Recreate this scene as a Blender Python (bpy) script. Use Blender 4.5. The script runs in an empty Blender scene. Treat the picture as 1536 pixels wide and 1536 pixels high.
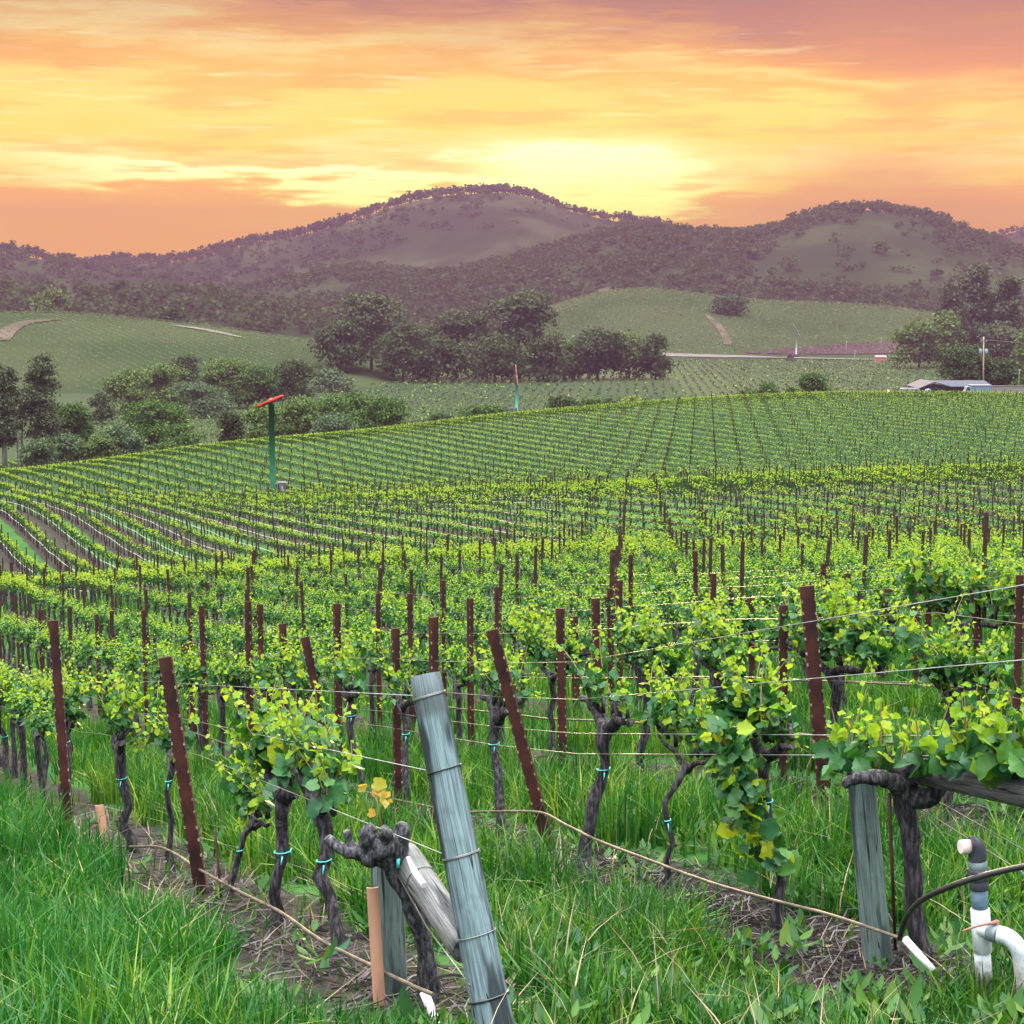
import bpy, math, random
import numpy as np
from mathutils import Vector, Matrix

sc = bpy.context.scene
C = sc.collection
rad = math.radians
rng = np.random.default_rng(7)

# ------------------------------------------------------------------ camera
FPX, HOR = 2600.0, 440.0
PITCH = math.atan((768 - HOR) / FPX)
CP, SP = math.cos(PITCH), math.sin(PITCH)
cam_d = bpy.data.cameras.new('camera')
cam = bpy.data.objects.new('camera', cam_d)
C.objects.link(cam)
cam_d.lens = 36 * FPX / 1536
cam_d.sensor_width = 36
cam_d.clip_start = 0.1
cam_d.clip_end = 30000
cam.rotation_euler = (rad(90) - PITCH, 0, 0)
sc.camera = cam

# ------------------------------------------------------------------ render settings, exposure
sc.render.engine = 'CYCLES'
cy = sc.cycles
cy.use_denoising = True
try:
    cy.denoiser = 'OPENIMAGEDENOISE'
    cy.denoising_input_passes = 'RGB_ALBEDO_NORMAL'
    cy.denoising_prefilter = 'ACCURATE'
except Exception:
    pass
cy.use_adaptive_sampling = True
cy.adaptive_threshold = 0.02
cy.max_bounces = 5
cy.diffuse_bounces = 3
cy.glossy_bounces = 2
cy.transmission_bounces = 4
cy.volume_bounces = 1
cy.sample_clamp_indirect = 4.0
sc.view_settings.view_transform = 'Standard'
sc.view_settings.look = 'None'
sc.view_settings.gamma = 1
sc.view_settings.exposure = 0.42


def lin(r, g, b):
    f = lambda c: (c / 255 / 12.92) if c / 255 <= 0.04045 else ((c / 255 + 0.055) / 1.055) ** 2.4
    return (f(r), f(g), f(b), 1.0)


class NT:
    """small node-tree writer"""
    def __init__(self, tree):
        self.t = tree
        self.n = tree.nodes
        self.l = tree.links

    def new(self, kind, **kw):
        nd = self.n.new(kind)
        for k, v in kw.items():
            setattr(nd, k, v)
        return nd

    def put(self, sock, v):
        if isinstance(v, bpy.types.NodeSocket):
            self.l.new(v, sock)
        elif v is not None:
            sock.default_value = v

    def m(self, op, a, b=None, c=None, clamp=False):
        nd = self.new('ShaderNodeMath', operation=op, use_clamp=clamp)
        self.put(nd.inputs[0], a)
        if b is not None:
            self.put(nd.inputs[1], b)
        if c is not None:
            self.put(nd.inputs[2], c)
        return nd.outputs[0]

    def smooth(self, v, a, b, to0=0.0, to1=1.0):
        nd = self.new('ShaderNodeMapRange', interpolation_type='SMOOTHSTEP')
        self.put(nd.inputs['Value'], v)
        nd.inputs['From Min'].default_value = a
        nd.inputs['From Max'].default_value = b
        nd.inputs['To Min'].default_value = to0
        nd.inputs['To Max'].default_value = to1
        return nd.outputs[0]

    def mix(self, f, a, b, mode='MIX'):
        nd = self.new('ShaderNodeMix', data_type='RGBA', blend_type=mode)
        self.put(nd.inputs[0], f)
        self.put(nd.inputs[6], a)
        self.put(nd.inputs[7], b)
        return nd.outputs[2]

    def noise(self, vec, scale, detail=3.0, rough=0.55):
        nd = self.new('ShaderNodeTexNoise')
        if vec is not None:
            self.l.new(vec, nd.inputs['Vector'])
        nd.inputs['Scale'].default_value = scale
        nd.inputs['Detail'].default_value = detail
        nd.inputs['Roughness'].default_value = rough
        return nd.outputs[0]

    def ramp(self, f, stops, interp='EASE'):
        nd = self.new('ShaderNodeValToRGB')
        cr = nd.color_ramp
        cr.interpolation = interp
        while len(cr.elements) < len(stops):
            cr.elements.new(0.5)
        for e, (p, col) in zip(cr.elements, stops):
            e.position = p
        for e, (p, col) in zip(cr.elements, stops):
            e.position = p
            e.color = col
        self.put(nd.inputs[0], f)
        return nd.outputs[0]

    def comb(self, x, y, z):
        nd = self.new('ShaderNodeCombineXYZ')
        for i, v in enumerate((x, y, z)):
            self.put(nd.inputs[i], v)
        return nd.outputs[0]

    def sep(self, v):
        nd = self.new('ShaderNodeSeparateXYZ')
        self.l.new(v, nd.inputs[0])
        return nd.outputs


# ------------------------------------------------------------------ sky
SUN_AZ = math.atan((885 - 768) / FPX)
SUN_EL = rad(5.0)
world = bpy.data.worlds.new('World')
sc.world = world
world.use_nodes = True
w = NT(world.node_tree)
w.n.clear()
out = w.new('ShaderNodeOutputWorld')
bg = w.new('ShaderNodeBackground')
w.l.new(bg.outputs[0], out.inputs[0])
tc = w.new('ShaderNodeTexCoord')
dx, dy, dz = w.sep(tc.outputs['Generated'])
az = w.m('ARCTAN2', dx, dy)
el = w.m('ARCSINE', dz)
xa = w.m('MULTIPLY', az, FPX / 768)            # -1..1 over the frame width
ev = w.m('MULTIPLY', el, FPX / 440)            # 0 horizon, 1 top of the frame
streak = w.comb(w.m('MULTIPLY', xa, 1.2), w.m('MULTIPLY', ev, 3.2), 0.3)
n1 = w.noise(streak, 1.35, 5, 0.55)
streak2 = w.comb(w.m('MULTIPLY', xa, 1.0), w.m('MULTIPLY', ev, 4.4), 4.1)
n2 = w.noise(streak2, 2.2, 6, 0.6)
n3 = w.noise(w.comb(w.m('MULTIPLY', xa, 1.2), w.m('MULTIPLY', ev, 1.5), 9.0), 1.2, 4, 0.5)
warp = w.m('ADD', ev, w.m('MULTIPLY', w.m('SUBTRACT', n1, 0.5), 0.50))
warp = w.m('ADD', warp, w.m('MULTIPLY', w.m('SUBTRACT', n2, 0.5), 0.26))
n4 = w.noise(w.comb(w.m('MULTIPLY', xa, 2.2), w.m('MULTIPLY', ev, 15.0), 2.2), 2.0, 5, 0.6)
warp = w.m('ADD', warp, w.m('MULTIPLY', w.m('SUBTRACT', n4, 0.5), 0.15))
warp = w.m('ADD', warp, w.m('MULTIPLY', w.m('MULTIPLY', xa, w.smooth(ev, 0.35, 0.9)), 0.13))
base = w.ramp(w.m('DIVIDE', warp, 1.3), [
    (0.00, lin(250, 176, 96)), (0.15, lin(246, 172, 104)), (0.235, lin(250, 178, 96)),
    (0.285, lin(255, 226, 130)), (0.33, lin(255, 240, 190)), (0.40, lin(255, 222, 118)),
    (0.48, lin(255, 226, 140)), (0.545, lin(252, 200, 112)), (0.59, lin(255, 228, 156)),
    (0.625, lin(252, 208, 130)), (0.66, lin(242, 180, 122)), (0.71, lin(206, 148, 128)), (0.80, lin(184, 140, 138)), (1.0, lin(178, 140, 144))])
# thin orange bars and pink veils
bars = w.smooth(w.m('ADD', w.m('MULTIPLY', n2, .7), w.m('MULTIPLY', n4, .3)), 0.49, 0.60)
base = w.mix(w.m('MULTIPLY', bars, 0.6), base, lin(246, 178, 104))
wisps = w.m('MULTIPLY', w.smooth(n4, 0.56, 0.70), w.m('MULTIPLY', w.smooth(ev, 0.30, 0.40), w.smooth(ev, 0.75, 1.0, 1, 0)))
base = w.mix(w.m('MULTIPLY', wisps, 0.6), base, (1.05, 0.95, 0.62, 1))
pinkm = w.smooth(w.m('ADD', w.m('ADD', n3, w.m('MULTIPLY', w.smooth(xa, 0.05, 0.9), 0.30)), w.m('MULTIPLY', w.smooth(ev, 0.35, 1.05), 0.28)), 0.62, 0.92)
base = w.mix(w.m('MULTIPLY', pinkm, 0.8), base, lin(226, 158, 124))
# bright gap where the sun stands behind the cloud
gx = w.m('DIVIDE', w.m('SUBTRACT', xa, (865 - 768) / 768), 0.19)
gy = w.m('DIVIDE', w.m('SUBTRACT', w.m('ADD', ev, w.m('MULTIPLY', w.m('SUBTRACT', n2, 0.5), 0.12)), 0.42), 0.08)
glow = w.m('EXPONENT', w.m('MULTIPLY', w.m('ADD', w.m('MULTIPLY', gx, gx), w.m('MULTIPLY', gy, gy)), -1.0))
gx2 = w.m('DIVIDE', w.m('SUBTRACT', xa, -0.05), 0.8)
gy2 = w.m('DIVIDE', w.m('SUBTRACT', ev, 0.48), 0.28)
glow2 = w.m('EXPONENT', w.m('MULTIPLY', w.m('ADD', w.m('MULTIPLY', gx2, gx2), w.m('MULTIPLY', gy2, gy2)), -1.0))
base = w.mix(w.m('MULTIPLY', glow2, 0.25), base, lin(255, 222, 110))
band = w.m('MULTIPLY', w.m('MULTIPLY', w.smooth(warp, 0.33, 0.375), w.smooth(warp, 0.395, 0.44, 1, 0)), w.m('MULTIPLY', w.smooth(xa, -1.1, -0.6), w.smooth(xa, 0.25, 0.5, 1, 0)))
base = w.mix(w.m('MULTIPLY', band, 0.8), base, (1.3, 1.4, 1.5, 1))
base = w.mix(glow, base, (1.5, 1.45, 1.25, 1))
# outside the framed band: high cloud, lilac above, pale cool grey overhead and behind
up = w.smooth(el, rad(10), rad(38))
dome = w.mix(w.smooth(el, rad(26), rad(72)), (0.24, 0.24, 0.28, 1), (5.0, 5.0, 4.8, 1))
dome = w.mix(w.smooth(w.noise(tc.outputs['Generated'], 3.0, 4), 0.35, 0.7), dome, w.mix(0.5, dome, (0.9, 0.95, 1.15, 1)))
front = w.smooth(dy, -0.2, 0.75)
col = w.mix(up, base, dome)
back = w.mix(w.smooth(el, rad(0), rad(25)), (0.17, 0.19, 0.25, 1), dome)
col = w.mix(front, back, col)
nish = w.new('ShaderNodeTexSky', sky_type='NISHITA')
nish.sun_disc = False
nish.sun_elevation = SUN_EL
nish.sun_rotation = SUN_AZ
g1 = w.mix(w.smooth(ev, 0.2, 0.5), (1.56, 1.62, 0.22, 1), (1.46, 1.30, 0.64, 1))
low = w.mix(w.smooth(ev, 0.5, 1.0), g1, (0.71, 0.69, 0.69, 1))
SKY_GAIN = w.mix(front, (2.5, 2.5, 2.5, 1), w.mix(up, low, (2.5, 2.5, 2.5, 1)))
col = w.mix(1.0, col, SKY_GAIN, 'MULTIPLY')
addn = w.mix(1.0, col, w.mix(w.m('SUBTRACT', 1.0, front), (0, 0, 0, 1), w.mix(1.0, nish.outputs[0], (0.05, 0.05, 0.05, 1), 'MULTIPLY')), 'ADD')
w.l.new(addn, bg.inputs['Color'])
bg.inputs['Strength'].default_value = 1.0

# ------------------------------------------------------------------ sun (low, veiled by cloud)
sd = bpy.data.lights.new('sun', 'SUN')
sun = bpy.data.objects.new('sun', sd)
C.objects.link(sun)
sd.energy = 5.0
sd.angle = rad(7)
sd.color = (1.0, 0.74, 0.40)
sdir = Vector((math.sin(SUN_AZ) * math.cos(SUN_EL), math.cos(SUN_AZ) * math.cos(SUN_EL), math.sin(SUN_EL)))
sun.rotation_euler = (-sdir).to_track_quat('-Z', 'Y').to_euler()

HAZE_DENSITY = 3.0e-4
HAZE_COLOR = (0.150, 0.077, 0.139, 1)

# ------------------------------------------------------------------ pixel rays -> world helpers (authoring only)
def ray(px, py):
    cx, cyy = (px - 768) / FPX, -(py - 768) / FPX
    y = CP + cyy * SP
    return cx / y, (-SP + cyy * CP) / y          # x/y and z/y


def P(px, py, d):
    u, t = ray(px, py)
    return np.array((u * d, d, t * d))


def TZ(py, d):
    return ray(768, py)[1] * d

# vineyard rows: along R, spaced along N
RAZ = rad(22)
RX, RY = -math.sin(RAZ), math.cos(RAZ)
NX, NY = math.cos(RAZ), math.sin(RAZ)
ROW0, ROWS = 1.9, 2.1


def row_d(u, p):
    return p / (NX * u + NY)


def RP(px, py, p):
    u, t = ray(px, py)
    d = row_d(u, p)
    return np.array((u * d, d, t * d))

# ------------------------------------------------------------------ terrain
KD = np.array([0, 5, 7, 10, 15, 20, 30, 40, 50, 58, 66, 75, 85, 95, 105, 118, 130, 150, 180, 215, 250, 280, 310, 350, 400, 460, 520, 600, 700, 1000], float)
KZ = {
    -.30: [-1.6, -2.4, -2.84, -3.48, -4.59, -5.6, -7.25, -8.7, -9.9, -10.8, -12.1, -13.5, -14.7, -15.3, -15.5, -15.7, -16.4, -18.2, -20.6, -23.0, -26.5, -29.5, -31.5, -33, -34.5, -35, -35.5, -36, -36, -38],
    -.15: [-1.55, -2.37, -2.79, -3.42, -4.4, -5.3, -6.8, -8.1, -9.3, -10.2, -11.5, -12.8, -13.9, -14.6, -15.1, -15.8, -16.7, -18.5, -20.3, -21.2, -22.0, -25.0, -28.5, -32, -34, -35, -35.5, -36, -36, -38],
    0.0: [-1.5, -2.34, -2.78, -3.38, -4.25, -5.0, -6.4, -7.6, -8.75, -9.6, -10.8, -11.9, -12.7, -13.0, -13.4, -14.4, -15.4, -17.8, -19.6, -20.2, -20.2, -20.4, -22.5, -29, -33, -34.5, -35.2, -36, -36, -38],
    .15: [-1.5, -2.40, -2.84, -3.22, -3.9, -4.6, -6.0, -7.3, -8.5, -9.5, -10.3, -11.0, -11.5, -11.7, -12.2, -13.3, -15, -17.4, -19.0, -19.1, -18.5, -18.2, -18.8, -22.5, -29, -33, -35, -36, -36, -38],
    .30: [-1.45, -2.36, -2.80, -3.05, -3.65, -4.3, -5.7, -7.0, -8.3, -9.4, -10.2, -10.8, -11.1, -11.1, -11.6, -12.6, -14.5, -16.9, -18.3, -17.9, -17.8, -17.9, -18.6, -20.4, -22, -26, -31, -35, -36, -38],
}


def hermite(xk, yk, x):
    xk, yk = np.asarray(xk, float), np.asarray(yk, float)
    s = np.diff(yk, axis=0) / np.diff(xk).reshape((-1,) + (1,) * (yk.ndim - 1))
    m = np.zeros_like(yk)
    m[0], m[-1] = s[0], s[-1]
    m[1:-1] = 0.5 * (s[:-1] + s[1:])
    i = np.clip(np.searchsorted(xk, x) - 1, 0, len(xk) - 2)
    h = (xk[i + 1] - xk[i])
    t = (x - xk[i]) / h
    sh = (-1,) + (1,) * (yk.ndim - 1)
    t, h = t.reshape(sh), h.reshape(sh)
    return (2*t**3 - 3*t**2 + 1) * yk[i] + (t**3 - 2*t**2 + t) * h * m[i] + (-2*t**3 + 3*t**2) * yk[i+1] + (t**3 - t**2) * h * m[i+1]


_dg = np.arange(0, 1000.5, 0.5)
_ug = np.arange(-0.6, 0.601, 0.02)
_cu = np.array([-.6, -.3, -.15, 0, .15, .3, .6])
_cols = [KZ[-.30]] + [KZ[k] for k in (-.30, -.15, 0.0, .15, .30)] + [KZ[.30]]
_tab_d = np.stack([hermite(KD, np.array(c), _dg) for c in _cols])       # (7, nd)
TAB = hermite(_cu, _tab_d, _ug)                                          # (nu, nd)


def T(x, y):
    x, y = np.asarray(x, float), np.asarray(y, float)
    d = np.clip(y, 0, 999.9)
    u = np.clip(x / np.maximum(y, 4.0), -0.599, 0.599)
    fu, fd = (u + 0.6) / 0.02, d / 0.5
    iu = np.clip(fu.astype(int), 0, len(_ug) - 2)
    idd = np.clip(fd.astype(int), 0, len(_dg) - 2)
    a, b = fu - iu, fd - idd
    z = (TAB[iu, idd] * (1-a) * (1-b) + TAB[iu+1, idd] * a * (1-b) + TAB[iu, idd+1] * (1-a) * b + TAB[iu+1, idd+1] * a * b)
    near = np.exp(-np.maximum(y, 0) / 60)
    bump = (np.sin(x * 2.1 + y * 1.3) + np.sin(x * 0.9 - y * 2.7 + 1.0) + np.sin(x * 4.7 + 2.0) * np.sin(y * 3.9)) * 0.012
    return z + bump * near


def Tz(x, y):
    return float(T(np.array([x]), np.array([y]))[0])

# ------------------------------------------------------------------ mesh writing
class MB:
    def __init__(self):
        self.v, self.f, self.n = [], [], 0

    def add(self, v, f, m=0, smooth=False):
        v = np.asarray(v, np.float32).reshape(-1, 3)
        self.v.append(v)
        if isinstance(f, np.ndarray):
            self.f.append((f + self.n, m, smooth))
        else:
            for k in sorted({len(q) for q in f}):
                self.f.append((np.array([q for q in f if len(q) == k], np.int64) + self.n, m, smooth))
        self.n += len(v)
        return self

    def tube(self, path, r, sides=8, m=0, cap=True, smooth=True, squash=None):
        path = np.asarray(path, float)
        k = len(path)
        r = np.broadcast_to(np.asarray(r, float), (k,))
        tan = np.gradient(path, axis=0)
        tan /= np.linalg.norm(tan, axis=1)[:, None] + 1e-12
        ref = np.array((1.0, 0, 0)) if abs(tan[0][0]) < 0.8 else np.array((0, 1.0, 0))
        vs = []
        a = np.linspace(0, 2 * np.pi, sides, endpoint=False)
        for i in range(k):
            n1 = ref - tan[i] * ref.dot(tan[i])
            n1 /= np.linalg.norm(n1) + 1e-12
            ref = n1
            n2 = np.cross(tan[i], n1)
            rr = r[i] if squash is None else r[i] * squash[i]
            vs.append(path[i] + np.outer(np.cos(a), n1) * (rr[:, None] if np.ndim(rr) else rr) + np.outer(np.sin(a), n2) * (rr[:, None] if np.ndim(rr) else rr))
        v = np.concatenate(vs)
        i = np.arange(k - 1)[:, None] * sides
        j = np.arange(sides)[None, :]
        j2 = (j + 1) % sides
        f = np.stack([i + j, i + j2, i + sides + j2, i + sides + j], -1).reshape(-1, 4)
        n0 = self.n
        self.add(v, f, m, smooth)
        if cap:
            self.f.append((np.array([[n0 + q for q in range(sides)][::-1]]), m, False))
            self.f.append((np.array([[n0 + (k - 1) * sides + q for q in range(sides)]]), m, False))
        return self

    def box(self, c, s, m=0, rot=None):
        c, s = np.array(c, float), np.array(s, float) / 2
        v = np.array([(x, y, z) for x in (-1, 1) for y in (-1, 1) for z in (-1, 1)]) * s
        if rot is not None:
            v = v @ np.array(rot).T
        f = [(0, 1, 3, 2), (4, 6, 7, 5), (0, 4, 5, 1), (2, 3, 7, 6), (0, 2, 6, 4), (1, 5, 7, 3)]
        return self.add(v + c, f, m)

    def mesh(self, name, mats):
        me = bpy.data.meshes.new(name)
        V = np.concatenate(self.v) if self.v else np.zeros((0, 3), np.float32)
        lv, ls, mi, sm = [], [], [], []
        for f, m, s in self.f:
            lv.append(f.ravel())
            ls.append(np.full(len(f), f.shape[1]))
            mi.append(np.full(len(f), m) if np.ndim(m) == 0 else np.asarray(m))
            sm.append(np.full(len(f), s))
        lv, ls = np.concatenate(lv), np.concatenate(ls)
        mi, sm = np.concatenate(mi), np.concatenate(sm)
        me.vertices.add(len(V))
        me.vertices.foreach_set('co', V.astype(np.float32).ravel())
        me.loops.add(len(lv))
        me.loops.foreach_set('vertex_index', lv.astype(np.int32))
        me.polygons.add(len(ls))
        me.polygons.foreach_set('loop_start', (np.cumsum(ls) - ls).astype(np.int32))
        me.polygons.foreach_set('loop_total', ls.astype(np.int32))
        for mm in (mats if isinstance(mats, (list, tuple)) else [mats]):
            me.materials.append(mm)
        me.polygons.foreach_set('material_index', mi.astype(np.int32))
        me.polygons.foreach_set('use_smooth', sm.astype(bool))
        me.update(calc_edges=True)
        return me

    def build(self, name, mats, parent=None, loc=None):
        o = bpy.data.objects.new(name, self.mesh(name, mats))
        C.objects.link(o)
        if parent is not None:
            o.parent = parent
        if loc is not None:
            o.location = loc
        return o


def tag(o, label=None, cat=None, group=None, kind=None):
    if label:
        o['label'] = label
    if cat:
        o['category'] = cat
    if group:
        o['group'] = group
    if kind:
        o['kind'] = kind
    return o


def thing(name, loc, label, cat, group=None, rz=0.0):
    o = bpy.data.objects.new(name, None)
    C.objects.link(o)
    o.empty_display_size = 0.2
    o.location = loc
    o.rotation_euler = (0, 0, rz)
    return tag(o, label, cat, group)


def copy_tree(o, parent=None):
    c = o.copy()
    C.objects.link(c)
    if parent is not None:
        c.parent = parent
    for ch in o.children:
        copy_tree(ch, c)
    return c

# ------------------------------------------------------------------ materials
def mat(name):
    m = bpy.data.materials.new(name)
    m.use_nodes = True
    t = NT(m.node_tree)
    t.n.clear()
    o = t.new('ShaderNodeOutputMaterial')
    return m, t, o


def simple(name, c1, c2=None, rough=0.7, scale=6.0, stretch=(1, 1, 1), bump=0.0, metal=0.0, detail=4, lo=0.35, hi=0.65, spec=0.3):
    m, t, o = mat(name)
    b = t.new('ShaderNodeBsdfPrincipled')
    t.l.new(b.outputs[0], o.inputs[0])
    b.inputs['Roughness'].default_value = rough
    b.inputs['Metallic'].default_value = metal
    b.inputs['Specular IOR Level'].default_value = spec
    tcn = t.new('ShaderNodeTexCoord')
    mp = t.new('ShaderNodeMapping')
    mp.inputs['Scale'].default_value = stretch
    t.l.new(tcn.outputs['Object'], mp.inputs[0])
    n = t.noise(mp.outputs[0], scale, detail)
    f = t.smooth(n, lo, hi)
    t.put(b.inputs['Base Color'], t.mix(f, c1 + (1,), (c2 or c1) + (1,)))
    if bump:
        bp = t.new('ShaderNodeBump')
        bp.inputs['Strength'].default_value = bump
        bp.inputs['Distance'].default_value = 0.01
        t.l.new(n, bp.inputs['Height'])
        t.l.new(bp.outputs[0], b.inputs['Normal'])
    return m


def leafmat(name, cols, trans, tcol, rough=0.5, spec=0.12, noise_scale=None):
    """per-leaf colour choice, light passing through"""
    m, t, o = mat(name)
    g = t.new('ShaderNodeNewGeometry')
    st = [(i / (len(cols) - 1), c + (1,)) for i, c in enumerate(cols)]
    f = g.outputs['Random Per Island']
    if noise_scale:
        pn = t.noise(g.outputs['Position'], noise_scale, 2)
        f = t.m('ADD', t.m('MULTIPLY', f, 0.6), t.m('MULTIPLY', t.smooth(pn, 0.3, 0.7), 0.4))
    c = t.ramp(f, st, 'LINEAR')
    b = t.new('ShaderNodeBsdfPrincipled')
    t.put(b.inputs['Base Color'], c)
    b.inputs['Roughness'].default_value = rough
    b.inputs['Specular IOR Level'].default_value = spec
    tr = t.new('ShaderNodeBsdfTranslucent')
    t.put(tr.inputs[0], t.mix(1.0, c, tcol + (1,), 'MULTIPLY'))
    mx = t.new('ShaderNodeMixShader')
    mx.inputs[0].default_value = trans
    t.l.new(b.outputs[0], mx.inputs[1])
    t.l.new(tr.outputs[0], mx.inputs[2])
    t.l.new(mx.outputs[0], o.inputs[0])
    return m


M = {}
M['leaf_young'] = leafmat('young_vine_leaf', [(.085, .20, .018), (.17, .30, .022), (.29, .37, .032), (.12, .245, .022)], 0.5, (1.45, 1.45, 0.7))
M['leaf_old'] = leafmat('grown_vine_leaf', [(.010, .050, .013), (.022, .092, .018), (.022, .090, .042), (.06, .165, .026)], 0.3, (1.5, 1.5, 0.6), rough=0.42, spec=0.22)
M['leaf_far'] = leafmat('far_vine_leaf', [(.005, .030, .006), (.012, .052, .009), (.03, .085, .012)], 0.3, (1.5, 1.4, 0.6))  # grown leaves, darkened further to paint in shade on the row sides
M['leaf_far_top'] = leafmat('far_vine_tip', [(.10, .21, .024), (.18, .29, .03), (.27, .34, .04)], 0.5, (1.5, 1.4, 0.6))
M['leaf_slope'] = leafmat('slope_vine_leaf', [(.05, .075, .024), (.07, .095, .032), (.10, .12, .05)], 0.3, (1.4, 1.3, 0.7))
M['leaf_valley'] = leafmat('valley_vine_leaf', [(.016, .04, .010), (.028, .058, .015), (.045, .075, .022)], 0.3, (1.5, 1.4, 0.6))
M['grass'] = leafmat('grass_blade', [(.003, .026, .007), (.008, .055, .009), (.028, .105, .009), (.009, .062, .018), (.05, .145, .012), (.10, .185, .018), (.22, .29, .045)], 0.35, (1.4, 1.4, 0.7), rough=0.45, spec=0.14, noise_scale=1.1)
M['weed'] = leafmat('broad_weed_leaf', [(.008, .045, .011), (.024, .092, .013), (.06, .145, .022), (.015, .07, .03), (.09, .16, .026)], 0.3, (1.4, 1.4, .6), rough=0.5, spec=0.18)
M['straw'] = leafmat('dry_straw', [(.22, .17, .10), (.30, .24, .15), (.18, .14, .12), (.30, .16, .09)], 0.15, (1, 1, 1))
M['litter'] = leafmat('dead_cane', [(.055, .046, .047), (.026, .022, .024), (.13, .118, .12), (.06, .042, .034)], 0.0, (1, 1, 1), rough=0.8)
M['shoot'] = simple('green_shoot', (.14, .18, .05), (.22, .13, .06), 0.6, 20)
M['bark'] = simple('vine_bark', (.010, .009, .012), (.085, .075, .085), 0.9, 22, (3, 3, 0.6), 1.0, lo=.4, hi=.72)
M['wood'] = None
M['rust'] = simple('rusty_steel', (.020, .006, .007), (.062, .017, .013), 0.65, 14, (1, 1, .4), 0.3, metal=0.1)
M['rust_far'] = simple('dark_rusty_steel', (.014, .009, .008), (.03, .016, .012), .7, 3)
M['notch'] = simple('worn_notch', (.34, .28, .27), (.12, .06, .05), 0.5, 30)
M['wire'] = simple('galvanised_wire', (.24, .24, .23), (.14, .14, .135), 0.35, 8, metal=0.5)
M['wire_dark'] = simple('dull_wire', (.12, .13, .14), (.2, .2, .2), .5, 20, metal=.4)
M['hose'] = simple('weathered_hose', (.14, .115, .085), (.045, .038, .033), 0.5, 10, lo=.3, hi=.7)
M['hose_pale'] = simple('pale_hose', (.42, .38, .32), (.33, .29, .25), 0.6, 3)
M['black_hose'] = simple('black_hose', (.012, .012, .014), (.03, .03, .032), 0.35, 10, spec=.5)
def pvc_mat():
    m, t, o = mat('white_pvc')
    b = t.new('ShaderNodeBsdfPrincipled')
    t.l.new(b.outputs[0], o.inputs[0])
    b.inputs['Roughness'].default_value = .42
    tcn = t.new('ShaderNodeTexCoord')
    oz = t.sep(tcn.outputs['Object'])[2]
    n1_ = t.noise(tcn.outputs['Object'], 24, 5, .6)
    n2_ = t.noise(tcn.outputs['Object'], 90, 3, .6)
    c = t.mix(t.smooth(n1_, .45, .75), (.62, .69, .72, 1), (.44, .49, .50, 1))
    c = t.mix(t.m('MULTIPLY', t.smooth(n2_, .56, .68), .5), c, (.22, .21, .19, 1))
    mud = t.smooth(t.m('ADD', oz, t.m('MULTIPLY', n1_, -.22)), -.10, .02, .9, 0)
    c = t.mix(mud, c, (.16, .13, .11, 1))
    t.put(b.inputs['Base Color'], c)
    return m


M['pvc'] = pvc_mat()
M['pvc_blue'] = simple('blue_grey_primer', (.10, .17, .25), (.17, .25, .33), 0.4, 25, (1, 1, 3))
M['pvc_black'] = simple('black_fitting', (.022, .026, .036), (.05, .055, .07), 0.45, 16, spec=.5)
M['pvc_grey'] = simple('grey_fitting', (.14, .19, .21), (.22, .28, .30), 0.5, 18)
M['pinkplastic'] = simple('pink_stub', (.75, .42, .42), (.7, .6, .58), 0.5, 12)
M['peach'] = simple('peach_plank', (.50, .27, .18), (.38, .20, .135), 0.65, 9, (2, 2, .3), 0.2)
M['teal'] = simple('teal_tape', (.05, .42, .38), (.08, .5, .45), 0.5, 10)
M['whitetag'] = simple('white_tag', (.75, .75, .75), (.6, .6, .62), 0.5, 10)


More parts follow.
